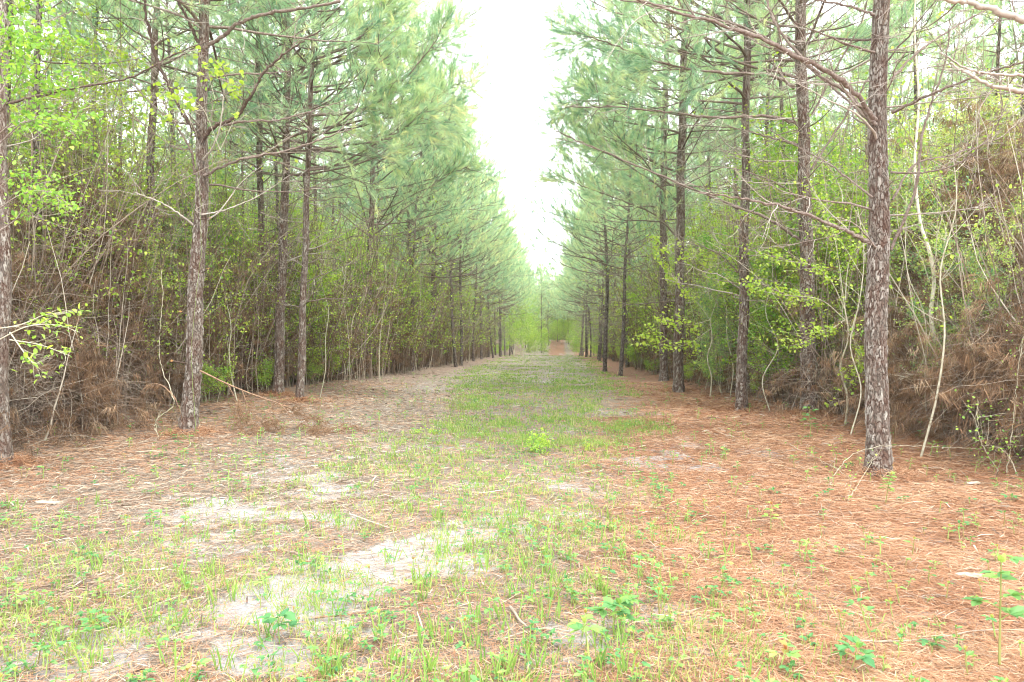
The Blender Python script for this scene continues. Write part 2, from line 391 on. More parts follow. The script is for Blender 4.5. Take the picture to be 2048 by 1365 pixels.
def build_litter():
    g = Geo()
    x, y = screen_scatter(600000, 2.3, 26, 1.15)
    keep = U(0, 1, len(x)) < np.clip(needlemask(x, y)*1.0+0.18, 0, 1)*(1-0.75*sandmask(x, y))
    x, y = x[keep], y[keep]; n = len(x)
    L = U(.07, .19, n); W = U(.0016, .0028, n)*np.clip(y/4.2, 1, 4)
    V, F = lay(x, y, L, W, U(0.0, .018, n))
    tn = np.clip(rng.normal(0.52, 0.2, n)+0.5*(fbm(x*1.5, y*1.5, 91)-.5), 0, 1)
    g.add(V, F, 0, np.repeat(tn, 6))
    for px, py, rr in ((1755, 955, .17), (1617, 838, .17), (1482, 822, .14), (1356, 785, .16), (377, 870, .17), (10, 930, .11), (556, 797, .14), (600, 805, .12), (1860, 893, .04)):
        bx, by = gp(px, py); n = 1500; a = U(0, 6.28, n); q = rr+np.abs(rng.normal(size=n))*.22
        x = bx+np.cos(a)*q; y = by+np.sin(a)*q
        V, F = lay(x, y, U(.08, .19, n), U(.0016, .0028, n)*max(1, by/4.2), U(0, 1, n)*.11*np.exp(-((q-rr)/.2)), .5)
        g.add(V, F, 0, np.repeat(np.clip(rng.normal(.5, .22, n), 0, 1), 6))
    o = g.build('fallen_needles', M['litter']); tag(o, 'orange brown carpet of fallen pine needles', 'pine needle litter', None, 'stuff')
    g = Geo()
    x, y = screen_scatter(300000, 2.3, 60, 1.15)
    u = x-TR*y
    keep = U(0, 1, len(x)) < np.clip(0.26+0.65*sst(-0.6, -2.6, u)*sst(5.0, 6.5, y)+0.3*sst(-1, -3, u)-0.1*grassmask(x, y), 0, 1)*(1-0.6*sandmask(x, y))
    x, y = x[keep], y[keep]; n = len(x)
    L = (rng.gamma(2.2, .04, n)+.02)*np.clip(y/5, .6, 1); W = (U(.0014, .0042, n)+(U(0, 1, n) < .03)*U(.004, .010, n))*np.clip(y/5, 1, 4)
    V, F = lay(x, y, L, W, U(.001, .022, n), .15, .06)
    g.add(V, F, 0, np.repeat(np.clip(rng.normal(.42, .26, n), 0, 1), 6))
    o = g.build('straw_litter', M['straw']); tag(o, 'tan shredded straw and wood chips littering the clearing', 'straw litter', None, 'stuff')
build_litter()

def build_grass():
    g = Geo()
    def clumps(n, dmin, dmax, power, nb, hmin, hmax, wd):
        x, y = screen_scatter(n, dmin, dmax, power)
        k = U(0, 1, n) < grassmask(x, y); x, y = x[k], y[k]; n = len(x)
        X = np.repeat(x, nb)+rng.normal(size=n*nb)*.035*np.repeat(np.clip(y/8, 1, 3), nb); Y = np.repeat(y, nb)+rng.normal(size=n*nb)*.035*np.repeat(np.clip(y/8, 1, 3), nb)
        a = U(0, 2*math.pi, n*nb); s = U(.1, .7, n*nb)
        D = norm(np.stack([np.cos(a)*s, np.sin(a)*s, np.ones(n*nb)], -1))
        hs = np.repeat(U(.5, 1, n), nb)*U(hmin, hmax, n*nb)
        B = np.stack([X, Y, gz(X, Y)-.004], -1)
        V, F = blades(B, D, hs, U(.003, .006, n*nb)*np.clip(Y/wd, 1, 5), U(0, .5, n*nb), 2)
        tn = np.repeat(rng.normal(.54, .2, n), nb)+rng.normal(size=n*nb)*.12+0.3*(fbm(X*.5, Y*.5, 101)-.5)
        g.add(V, F, 0, np.repeat(np.clip(tn, 0, 1), 5))
    clumps(34000, 2.3, 14, .9, 6, .04, .14, 4.5)
    clumps(100000, 10, 115, .75, 7, .07, .17, 6)
    # a few taller tufts near the camera
    for k in range(130):
        px = rng.choice([U(0, 480), U(850, 1200), U(850, 1250), U(500, 1500)]); py = U(1000, 1400)
        x, y = gp(px, py); nb = rng.integers(4, 14)
        a = U(0, 6.28, nb); s = U(.05, .5, nb); D = norm(np.stack([np.cos(a)*s, np.sin(a)*s, np.ones(nb)], -1))
        B = np.stack([x+rng.normal(size=nb)*.02, y+rng.normal(size=nb)*.02, np.full(nb, gz(x, y)-.004)], -1)
        V, F = blades(B, D, U(.09, .2, nb), U(.005, .009, nb), U(0, .3, nb), 2)
        g.add(V, F, 0, np.repeat(np.clip(rng.normal(.4, .15, nb), 0, 1), 5))
    o = g.build('grass', M['grass']); tag(o, 'fresh green grass along the middle of the clearing', 'grass', None, 'stuff')
build_grass()

# ------------------------------------------------------------------ herbs
def herb_geo(h, nl, leaf, spread=.5, trif=True, tmean=.4, ln=.12):
    """one seedling: stem with leaf groups; root at origin"""
    g = Geo()
    lean = rng.normal(size=2)*ln
    P = paths(np.zeros((1, 3)), np.array([[lean[0], lean[1], 1.]]), h, 5, 0.1, min(.08, ln))
    V, F = tubes(P, taper(.0022+h*.008, .0012+h*.003, 5), 5); g.add(V, F, 1, U(.2, .8))
    Bs, Ds, Ls = [], [], []
    for k in range(nl):
        t = .35+.65*(k+1)/nl if nl > 1 else 1; i = min(int(t*4), 3); f = t*4-i
        p = P[0, i]*(1-f)+P[0, i+1]*f; a = k*2.4+U(0, .6); d = np.array([math.cos(a), math.sin(a), U(.2, .7)])
        pl = spread*U(.5, 1)*leaf*1.3*(1.1-.4*t)
        q = p+norm(d)*pl
        V, F = tubes(np.stack([p, (p+q)/2+np.array([0, 0, .1*pl]), q])[None], taper(.0012+h*.003, .0008+h*.0015, 3), 3); g.add(V, F, 1, .6)
        ks = (-1, 0, 1) if trif else (0,)
        if trif == 5: ks = (-1.6, -.8, 0, .8, 1.6)
        for m in ks:
            b = a+m*1.05; Bs.append(q); Ds.append([math.cos(b), math.sin(b), U(-.25, .35)]); Ls.append(leaf*U(.75, 1.15)*(1-.12*abs(m)))
    for m in range(3):
        a = U(0, 6.28); Bs.append(P[0, -1]); Ds.append([math.cos(a)*.5, math.sin(a)*.5, 1]); Ls.append(leaf*.55)
    V, F = leaves(np.array(Bs), np.array(Ds), np.array(Ls), .95 if trif else 1.1, .75)
    tn = np.clip(rng.normal(tmean, .12, len(Bs)), 0, .93); tn[-3:] = np.clip(tn[-3:]+U(.1, .45), 0, 1)
    g.add(V, F, 0, np.repeat(tn, 6))
    return g
def merge(g, h, M4, mo=0):
    """append Geo h transformed by (rot z, scale, translation)"""
    rz, sc, tx = M4; c, s_ = math.cos(rz), math.sin(rz); R = np.array([[c, -s_, 0], [s_, c, 0], [0, 0, 1]])
    for V, F, m, A, B in zip(h.V, h.F, h.M, h.A, h.B): pass
    off = 0
    for V, F, m, A, B in zip(h.V, h.F, h.M, h.A, h.B):
        Fl = F-off; g.add((V*sc)@R.T+tx, Fl, int(m[0])+mo, A, B); off += len(V)
def build_groundcover():
    tpl = [herb_geo(U(.03, .10), int(rng.integers(1, 4)), U(.018, .034), .8, True, U(.2, .68)) for _ in range(24)]
    g = Geo(); n = 0
    x, y = screen_scatter(12500, 2.4, 30, 1.0)
    px = 1024+FPX*x/y
    dens = (0.16+0.42*sst(.45, .62, fbm(x*1.3, y*1.3, 111)))*np.where(px > 1350, .4, 1)*np.where((px < 300) & (y > 6), .3, 1)
    k = U(0, 1, len(x)) < dens*(1-.35*sandmask(x, y))
    for a, b in zip(x[k], y[k]):
        merge(g, tpl[int(rng.integers(24))], (U(0, 6.28), U(.7, 1.5)*min(1+b/30, 1.6), np.array([a, b, gz(a, b)-.003])))
    o = g.build('ground_cover', [M['herb'], M['stem']]); tag(o, 'low three leaved green seedlings dotted over the litter', 'ground cover', None, 'stuff')
build_groundcover()

# single plants one can point at
def plant(px, py, geo, label, name='seedling', group=None, cat='seedling'):
    x, y = gp(px, py); r = empty(name, (x, y, float(gz(x, y))-.005))
    # stem and leaves as parts
    for nm, mi, mt in (('stem', 1, 'stem'), ('foliage', 0, 'herb')):
        g = Geo(); off = 0
        for V, F, m, A, B in zip(geo.V, geo.F, geo.M, geo.A, geo.B):
            if m[0] == mi: g.add(V, F-off, 0, A, B)
            off += len(V)
        g.build(nm, M[mt], r)
    tag(r, label, cat, group); return r
plant(1997, 1335, herb_geo(.50, 6, .085, .9, 5, .6, .02), 'tall upright seedling with five-fingered leaves at the lower right corner')
plant(1740, 1275, herb_geo(.26, 4, .06, .8, True, .5), 'slim yellow green seedling just left of the tall five-fingered seedling')
plant(1770, 1010, herb_geo(.30, 9, .06, .5, True, .72), 'pale green leafy seedling in front of the biggest pine trunk')
plant(1620, 880, herb_geo(.46, 7, .10, .7, True, .55), 'leafy seedling with drooping leaves in front of the second right pine')
plant(1170, 1300, herb_geo(.17, 5, .07, .7, True, .7), 'yellow tipped seedling standing by pale sand at bottom centre')
plant(1225, 1270, herb_geo(.16, 6, .085, .8, 5, .35), 'broad fan leaved seedling over the sand at bottom centre')
plant(1700, 1340, herb_geo(.12, 5, .075, .8, True, .3), 'dark green trefoil seedling at the bottom right edge of the litter')
plant(1560, 1350, herb_geo(.12, 4, .06, .8, True, .6), 'low bright seedling near the pale curved stick')
plant(180, 1290, herb_geo(.15, 7, .05, .8, True, .3), 'bushy dark green seedling in the bottom left corner grass')
plant(560, 1290, herb_geo(.15, 6, .07, .8, True, .25), 'blue green trefoil seedling beside lower left sand patch')
plant(1540, 1060, herb_geo(.22, 7, .055, .6, True, .7), 'small rounded yellow green seedling on the orange needle carpet')
plant(430, 985, herb_geo(.22, 3, .045, .6, False, .5), 'thin seedling standing at edge of left sand strip')
plant(832, 1168, herb_geo(.15, 4, .04, .6, False, .9), 'reddish tipped seedling on the central white sand patch')

# ------------------------------------------------------------------ bush helper
def leafy(nst, H, spread, ntw, leafL, ncl, nleaf, r0=.008, wand=.14, lift=.3, wid=1.0, tm=.5, clump=.5, lean=(0, 0), up=.55, lo=.25):
    """stems Geo and foliage Geo of a broadleaf shrub or sapling; root at origin"""
    gs, gf = Geo(), Geo()
    a = U(0, 6.28, nst); s = U(.1, 1, nst)*spread
    D = np.stack([np.cos(a)*s+lean[0], np.sin(a)*s+lean[1], np.ones(nst)], -1)
    P = paths(np.stack([np.cos(a)*.06*nst**.5, np.sin(a)*.06*nst**.5, np.full(nst, -.05)], -1)*(nst > 1)+np.array([0, 0, -.03]), D, U(.8, 1.05, nst)*H, 10, .1, wand*.6)
    V, F = tubes(P, taper(np.full(nst, r0), np.full(nst, r0*.25), 10), 6); gs.add(V, F, 0, np.repeat(U(.3, .7, nst), 60))
    # side branches
    nb = ntw; si = rng.integers(0, nst, nb); t = U(lo, 1, nb)**.8*8.99; i = t.astype(int); f = (t-i)[:, None]
    B0 = P[si, i]*(1-f)+P[si, i+1]*f
    a = U(0, 6.28, nb); BD = np.stack([np.cos(a), np.sin(a), U(-.1, .8, nb)], -1)
    BL = H*U(.10, .28, nb)*(1.15-.6*t/9)
    Q = paths(B0, BD, BL, 6, lift, wand)
    V, F = tubes(Q, taper(np.full(nb, r0*.35), np.full(nb, r0*.1), 6), 4); gs.add(V, F, 0, np.repeat(U(.3, .8, nb), 24))
    # leaf clusters along branches
    nc = ncl; bi = rng.integers(0, nb, nc); t = U(.25, 1, nc)*4.99; i = t.astype(int); f = (t-i)[:, None]
    C = Q[bi, i]*(1-f)+Q[bi, i+1]*f + rng.normal(size=(nc, 3))*leafL*clump*2
    tone = np.clip(rng.normal(tm, .16, nc)+.25*(rng.random(nb)[bi]-.5), 0, 1)
    B = np.repeat(C, nleaf, 0)+rng.normal(size=(nc*nleaf, 3))*leafL*clump*1.2
    D = norm(rand_dir(nc*nleaf)+np.array([0, 0, -.15]))
    V, F = leaves(B, D, U(.6, 1.1, nc*nleaf)*leafL, wid, up)
    gf.add(V, F, 0, np.repeat(np.clip(np.repeat(tone, nleaf)+rng.normal(size=nc*nleaf)*.1, 0, 1), 6))
    return gs, gf
def leafy_thing(name, gs, gf, leafmat, barkmat, loc, label, cat, group=None, trunk='trunk', rz=0.0):
    r = empty(name, loc, rz); gs.build(trunk, M[barkmat], r, True); gf.build('foliage', M[leafmat], r)
    tag(r, label, cat, group); return r

x, y = gp(1066, 906)
gs, gf = leafy(6, .33, .28, 60, .04, 170, 3, .004, .1, .3, 1.1, .55, .5)
leafy_thing('bush', gs, gf, 'gum', 'stem', (x, y, float(gz(x, y))), 'little round bright green bush alone in the middle of the clearing', 'bush', None, 'stem')
x, y = gp(1193, 897)
gs, gf = leafy(5, .17, .5, 26, .03, 90, 3, .003, .1, .3, 1.1, .7, .5)
leafy_thing('bush', gs, gf, 'gum', 'stem', (x, y, float(gz(x, y))), 'tiny green tuft of leaves to the right of the lone round bush', 'bush', None, 'stem')
x, y = gp(850, 866)
gs, gf = leafy(6, .16, .8, 30, .035, 110, 3, .003, .1, .3, 1.1, .6, .5)
leafy_thing('bush', gs, gf, 'gum', 'stem', (x, y, float(gz(x, y))), 'low spreading green bush on litter to the left of the lone round bush', 'bush', None, 'stem')

# ------------------------------------------------------------------ pines
def needle_tufts(g, C, D, L=.30, K=34, nl=.17, w=.0035, tmean=.45, mi=0, candles=True):
    """C centres (shoot base), D shoot direction"""
    n = len(C)
    if n == 0: return
    s = np.repeat(U(.75, 1.2, n), K); t = U(.0, 1, n*K)**.8
    Dr = np.repeat(D, K, 0); B = np.repeat(C, K, 0)+Dr*(t*L*s)[:, None]
    th = U(.2, .85, n*K)*(1.1-.5*t); Pp = perp(Dr)
    ND = norm(Dr*np.cos(th)[:, None]+Pp*np.sin(th)[:, None])
    V, F = blades(B, ND, U(.75, 1.15, n*K)*nl, U(.8, 1.3, n*K)*w, U(0.05, .35, n*K), 1)
    tn = np.repeat(np.clip(rng.normal(tmean+.03, .27, n), 0, .95), K)+rng.normal(size=n*K)*.06
    g.add(V, F, mi, np.repeat(np.clip(tn, 0, 1), 3))
    if candles:
        k = U(0, 1, n) < .16; c = C[k]+D[k]*L*.9; m = len(c)
        if m:
            P = np.stack([c, c+np.array([0, 0, .07]), c+np.array([0, 0, .15])+rng.normal(size=(m, 3))*.01], 1)
            V, F = tubes(P, np.tile([.007, .008, .002], (m, 1)), 4); g.add(V, F, mi+1, .5)
def trunk_geo(axis, radii, sides=14):
    g = Geo(); V, F = tubes(axis, radii, sides); g.add(V, F, 0, .5); return g
def live_branches(gw, gn, A, R, z0, z1, rng_len, nper, face=0.0, step=.55, K=34, nl=.17, w=.0035, bend=.45, tuft_den=1.0, frac=.35):
    """live limbs round trunk axis A(z): wood into gw, needles into gn"""
    zs = np.arange(z0, z1, step); P0, D0, L0, R0 = [], [], [], []
    top = A(1e9)[2]
    for z in zs:
        k = nper + rng.integers(-1, 2); a0 = U(0, 6.28)
        hf = (z-z0)/(top-z0)
        for q in range(k):
            a = a0+q*6.28/k+U(-.3, .3)
            l = rng_len*(1-hf)**.52*U(.68, 1.15)*(1+.25*math.cos(a-face))+.25
            p = A(z+U(-.1, .1)); up = .10+.75*hf+U(-.15, .2)
            P0.append(p); D0.append([math.cos(a), math.sin(a), up]); L0.append(l); R0.append(min(.006+l*.0068, R(z)*.45))
    P0 = np.array(P0); D0 = np.array(D0); L0 = np.array(L0); R0 = np.array(R0)
    P = paths(P0, D0, L0*U(.75, 1.1, len(L0)), 9, U(.0, 1, len(L0))*bend*1.5, .11)
    V, F = tubes(P, taper(R0, R0*.18, 9), 5); gw.add(V, F, 0, np.repeat(U(.35, .6, len(P0)), 45))
    nlat = 9; N = len(P0); bi = np.repeat(np.arange(N), nlat); t = np.tile(np.linspace(frac, .93, nlat), N)+U(-.03, .03, N*nlat)
    s = np.clip(t, 0, .99)*8; i = s.astype(int); f = (s-i)[:, None]
    B0 = P[bi, i]*(1-f)+P[bi, i+1]*f; T = norm(P[bi, i+1]-P[bi, i])
    side = np.where(np.tile(np.arange(nlat), N) % 2 == 0, 1., -1.)[:, None]
    H = norm(np.cross(T, np.array([0, 0, 1.])))
    D = norm(T*.75+H*side*U(.5, 1.0, (N*nlat, 1))+np.array([0, 0, .2])+rng.normal(size=(N*nlat, 3))*.15)
    LL = L0[bi]*U(.18, .36, N*nlat)*(1.15-.75*t)*1.6
    Q = paths(B0, D, LL, 6, .5, .08)
    V, F = tubes(Q, taper(R0[bi]*.33, R0[bi]*.12, 6), 3); gw.add(V, F, 0, np.repeat(U(.3, .6, len(bi)), 18))
    C, DD = [], []
    for t0, den in ((1.0, 1), (.88, .95), (.74, .75), (.55, .45), (.35, .2)):
        k = U(0, 1, len(Q)) < den*tuft_den; s = t0*5*.999; i = int(s); f = s-i
        q = Q[k]; C.append(q[:, i]*(1-f)+q[:, i+1]*f); DD.append(q[:, i+1]-q[:, i])
    for t0 in (1.0, .95, .9, .84, .78):
        s = t0*8*.999; i = int(s); f = s-i; C.append(P[:, i]*(1-f)+P[:, i+1]*f); DD.append(P[:, i+1]-P[:, i])
    C = np.concatenate(C); DD = norm(np.concatenate(DD)+rng.normal(size=(len(C), 3))*.12*0+np.array([0, 0, .02]))
    DD = norm(DD+rand_dir(len(DD))*.3+np.array([0, 0, .18]))
    needle_tufts(gn, C-DD*.1, DD, .30, K, nl, w)
def dead_branches(gw, A, R, z0, z1, rng_len, nper, step=.6, face=0.0, twigs=6, asym=.3):
    P0, D0, L0, R0 = [], [], [], []
    for z in np.arange(z0, z1, step):
        k = max(0, nper + rng.integers(-1, 2)); a0 = U(0, 6.28)
        for q in range(k):
            a = a0+q*6.28/max(k, 1)+U(-.4, .4)
            l = rng_len*U(.35, 1.1)*(1+asym*math.cos(a-face))
            P0.append(A(z+U(-.2, .2))); D0.append([math.cos(a), math.sin(a), U(-.05, .5)]); L0.append(l); R0.append(.005+l*.0062)
    if not P0: return
    P0 = np.array(P0); D0 = np.array(D0); L0 = np.array(L0); R0 = np.array(R0); N = len(P0)
    P = paths(P0, D0, L0, 9, U(-.1, .4, N), .12)
    V, F = tubes(P, taper(R0, R0*.2, 9), 5); gw.add(V, F, 0, np.repeat(U(.4, .85, N), 45))
    if twigs:
        bi = np.repeat(np.arange(N), twigs); t = U(.2, .98, len(bi)); s = t*7.99; i = s.astype(int); f = (s-i)[:, None]
        B0 = P[bi, i]*(1-f)+P[bi, i+1]*f; T = norm(P[bi, i+1]-P[bi, i])
        D = norm(T*.7+rand_dir(len(bi))*.8)
        LL = L0[bi]*U(.12, .35, len(bi)); Q = paths(B0, D, LL, 6, U(-.5, .8, len(bi)), .16)
        V, F = tubes(Q, taper(R0[bi]*.3+.001, R0[bi]*.1+.0006, 6), 3); gw.add(V, F, 0, np.repeat(U(.5, .95, len(bi)), 18))
        b2 = np.repeat(np.arange(len(bi)), 2); s = U(.3, .95, len(b2))*4.99; i = s.astype(int)
        Q2 = paths(Q[b2, i], norm(norm(Q[b2, i+1]-Q[b2, i])+rand_dir(len(b2))*.8), LL[b2]*U(.3, .6, len(b2)), 4, 0, .18)
        V, F = tubes(Q2, taper(np.full(len(b2), .0018), np.full(len(b2), .0008), 4), 3); gw.add(V, F, 0, np.repeat(U(.5, .95, len(b2)), 12))

def make_axis(bend, H):
    ph = U(0, 6.28, 4)
    def A(z):
        z = min(z, H); t = z/H
        return np.array([bend*(math.sin(t*3.1+ph[0])-math.sin(ph[0]))+.04*math.sin(t*13+ph[2]), bend*(math.sin(t*2.7+ph[1])-math.sin(ph[1]))+.04*math.sin(t*12+ph[3]), z])
    return A
def pine_proto(H, r0, zlive, L, face, bend=.18, dead=(1.6, 4), K=32, w=.005, sides=12, dlen=1.6, loc=(0, 0, 0)):
    A = make_axis(bend, H); R = lambda z: r0*(1-.93*min(max(z, 0)/H, 1)**1.1)
    root = empty('pine_tree', loc)
    zs = np.concatenate([[-.15, 0, .1, .25], np.linspace(.5, H, 32)]); ax = np.array([A(z) for z in zs]); ax[0, 2] = -.15
    rr = np.array([R(z) for z in zs]); rr[:4] *= [1.35, 1.22, 1.1, 1.03]
    trunk_geo(ax, rr, sides).build('trunk', M['bark'], root, True)
    gd = Geo(); dead_branches(gd, A, R, dead[0], zlive+1.5, dlen, dead[1], .5, face, 6)
    gd.build('dead_branches', M['limb'], root, True)
    gw, gn = Geo(), Geo(); live_branches(gw, gn, A, R, zlive, H-.3, L, 4, face, .58, K, .22, w)
    C = np.array([A(H)]*3)-np.array([[0, 0, .1], [0, 0, .3], [0, 0, .5]]); needle_tufts(gn, C, np.tile([0, 0, 1.], (3, 1)), .3, 40, .17, w)
    cr = gw.build('crown', M['limb'], root, True); gn.build('needles', [M['needle'], M['candle']], cr)
    return root

protos_edge = [pine_proto(H, r, zl, L, 0.0, b, (1.6, 5), 36, .010) for H, r, zl, L, b in ((16.5, .12, 5.8, 3.7, .2), (14.6, .105, 4.8, 3.3, .35), (17.8, .13, 6.6, 4.0, .25), (15.6, .10, 5.2, 3.5, .45), (16.8, .115, 5.4, 3.8, .3))]
protos_in = [pine_proto(H, r, zl, L, 0.0, .45, (2.0, 4), 22, .009, 10) for H, r, zl, L in ((16.5, .10, 9.2, 1.9), (15.0, .085, 8.6, 1.7), (17.0, .11, 9.8, 2.1))]
used = {}
def place_pine(protos, k, x, y, rz, sc, label, group):
    p = protos[k % len(protos)]
    loc = (x, y, float(gz(x, y))); s3 = (sc, sc, sc*U(.96, 1.04))
    if p.name not in used:
        used[p.name] = 1; p.location = loc; p.rotation_euler = (0, 0, rz); p.scale = s3; tag(p, label, 'pine tree', group); return p
    return dup(p, loc, rz, s3, label, group)

# --- near pines: own trunks traced at their own depth, modelled bark plates
def near_trunk(root, pts_px, d, w_px, H, ztop, circ=72, dz=.014, base_z=0.0):
    """pts_px: (px,py) up the trunk; w_px widths at those; returns local axis function"""
    W = np.array([wp(a, b, d) for a, b in pts_px]); rad = np.array(w_px)*d/FPX*.45
    o = W[0].copy(); o[2] = base_z; L = W-o
    zc = L[:, 2].copy(); zc[0] = 0
    ex = list(zc); lx = list(L[:, 0]); rr = list(rad)
    ex.append(H); lx.append(lx[-1]+(lx[-1]-lx[-2])*.8); rr.append(.012)
    ex, lx, rr = map(np.array, (ex, lx, rr))
    by = U(-.1, .1)
    def A(z): z = min(z, H); return np.array([np.interp(z, ex, lx)+.015*math.sin(z*2.3+d), by*math.sin(z*.4), z])
    def R(z): return float(np.interp(z, ex, rr))
    zs = np.concatenate([np.arange(-.12, ztop, dz), np.linspace(ztop+dz, H, 24)])
    th = np.arange(circ)*2*math.pi/circ
    ax = np.array([A(max(z, 0)) for z in zs]); ax[:, 2] = zs
    r = np.array([R(max(z, 0)) for z in zs])*(1+.42*np.exp(-np.maximum(zs, 0)/.20))
    # plate pattern: periodic jittered cells, taller than wide
    rm = r.mean(); cu = max(7, int(2*math.pi*rm/.040)); cv = .085
    uu = th/(2*math.pi)*cu; Zg, Ug = np.meshgrid(zs/cv, uu, indexing='ij')
    Ug = Ug+.9*(fbm(np.cos(th)[None]*3+zs[:, None]*2, np.sin(th)[None]*3+zs[:, None]*5, 7)-.5)*2; Zg = Zg+1.5*(fbm(np.cos(th)[None]*4+9, np.sin(th)[None]*4+zs[:, None]*4, 8)-.5)*2
    iu = np.floor(Ug); iz = np.floor(Zg); d1 = np.full(Ug.shape, 9.); d2 = d1.copy(); idv = np.zeros(Ug.shape)
    for a in (-1, 0, 1):
        for b in (-1, 0, 1):
            cu_ = iu+a; cz_ = iz+b; m = np.mod(cu_, cu)
            jx = cu_+.15+.7*_hash(m, cz_, 5); jz = cz_+.15+.7*_hash(m, cz_, 6)
            dd = np.hypot(Ug-jx, Zg-jz); idn = _hash(m, cz_, 12)
            nw = dd < d1; d2 = np.where(nw, d1, np.minimum(d2, dd)); idv = np.where(nw, idn, idv); d1 = np.where(nw, dd, d1)
    e = sst(.02, .26, d2-d1)
    fine = fbm(np.cos(th)[None]*rm*60+zs[:, None]*4, np.sin(th)[None]*rm*60+zs[:, None]*22, 15)
    fiss = sst(.30, .46, fbm(np.cos(th)[None]*rm*38+zs[:, None]*3, np.sin(th)[None]*rm*38+zs[:, None]*3+4, 19)); h = (.10+.90*e)*(.40+.60*idv)*(.4+1.15*fine)*(.5+.5*fiss)
    amp = np.minimum(.021, r*.17)[:, None]
    rad2 = r[:, None]*1.0+amp*(h-.45)+.006*(fbm(np.cos(th)[None]*2+3, np.sin(th)[None]*2+zs[:, None]*1.5, 16)-.5)
    lob = 1+.10*np.exp(-np.maximum(zs, 0)/.2)[:, None]*np.sin(th*5+d)[None]
    rad2 = rad2*lob
    V = np.stack([ax[:, 0][:, None]+rad2*np.cos(th), ax[:, 1][:, None]+rad2*np.sin(th), np.repeat(zs[:, None], circ, 1)], -1)
    n = len(zs); i = np.arange(n-1)[:, None]*circ; j = np.arange(circ)[None]; k = (j+1) % circ
    F = np.stack([i+j, i+k, i+k+circ, i+j+circ], -1).reshape(-1, 4)
    g = Geo(); g.add(V, F, 0, np.clip(h*.85+.25*(fine-.5), 0, 1).ravel()); g.build('trunk', M['bark_near'], root, False)
    return A, R
def px_branch(root, origin, pts, r0, r1=None, twigs=10, tw_len=.6, needles=False, matn='limb', tone=.5, twlift=.2):
    """pts: (px,py,depth) control points; one limb with its twigs as ONE part"""
    W = np.array([wp(*p) for p in pts])-origin; n = 8*len(pts)
    P = smooth_path(W, n); P[1:-1] += rng.normal(size=(n-2, 3))*r0*.28
    r1 = r0*.2 if r1 is None else r1
    g = Geo(); V, F = tubes(P[None], taper(r0, r1, n)*(1+.12*rng.normal(size=n)), 9); g.add(V, F, 0, tone)
    Ln = np.linalg.norm(W[-1]-W[0])
    if twigs:
        t = U(.15, .98, twigs); s = t*(n-1.01); i = s.astype(int); B0 = P[i]; T = norm(P[i+1]-P[i])
        D = norm(T*.8+rand_dir(twigs)*.75); LL = tw_len*U(.5, 1.3, twigs)*(1.15-.5*t)
        Q = paths(B0, D, LL, 7, U(-.4, .7, twigs)+twlift-.2, .13)
        V, F = tubes(Q, taper(np.full(twigs, max(r0*.22, .003)), np.full(twigs, .0014), 7), 5); g.add(V, F, 0, np.repeat(np.clip(U(.4, .9, twigs), 0, 1), 35))
        b2 = np.repeat(np.arange(twigs), 3); s = U(.3, .95, len(b2))*5.99; i = s.astype(int)
        Q2 = paths(Q[b2, i], norm(norm(Q[b2, i+1]-Q[b2, i])+rand_dir(len(b2))*.7), LL[b2]*U(.3, .7, len(b2)), 6, U(-.3, .6, len(b2)), .16)
        V, F = tubes(Q2, taper(np.full(len(b2), .0028), np.full(len(b2), .001), 6), 4); g.add(V, F, 0, np.repeat(U(.45, .95, len(b2)), 24))
    o = g.build('branch', M[matn], root, True)
    if needles and twigs:
        gn = Geo(); C = np.concatenate([Q[:, -1], Q[:, -3], Q2[:, -1], Q2[:, -3], P[-6:]])
        DD = np.concatenate([Q[:, -1]-Q[:, -2], Q[:, -1]-Q[:, -2], Q2[:, -1]-Q2[:, -2], Q2[:, -1]-Q2[:, -2], P[-6:]-P[-7:-1]])
        DD = norm(norm(DD)+rand_dir(len(DD))*.25+np.array([0, 0, .15])); needle_tufts(gn, C-DD*.08, DD, .30, 40, .20, .007)
        gn.build('needles', [M['needle'], M['candle']], o)
    return o
def near_pine(pts, d, wpx, H, label, face, branches=(), ztop=None, live=None, dead=None, circ=72, dz=.014, K=32, w=.0075, Llive=3.2, dlen=1.7, needle_low=()):
    zt = CAMZ+(HOR+60)*d/FPX if ztop is None else ztop
    x, y = wp(pts[0][0], pts[0][1], d)[:2]; bz = float(gz(x, y))-.02
    root = empty('pine_tree', (x, y, bz)); org = np.array([x, y, bz])
    A, R = near_trunk(root, pts, d, wpx, H, min(zt, H-2), circ, dz, bz)
    for b in branches: px_branch(root, org, b[0], *b[1:])
    if dead:
        gd = Geo(); dead_branches(gd, A, R, dead[0], dead[1], dlen, dead[2], .5, face, 7); gd.build('dead_branches', M['limb'], root, True)
    if live:
        gw, gn = Geo(), Geo(); live_branches(gw, gn, A, R, live, H-.3, Llive, 4, face, .52, K, .21, w)
        cr = gw.build('crown', M['limb'], root, True); gn.build('needles', [M['needle'], M['candle']], cr)
    tag(root, label, 'pine tree', 'pines along the edges of the clearing'); return root

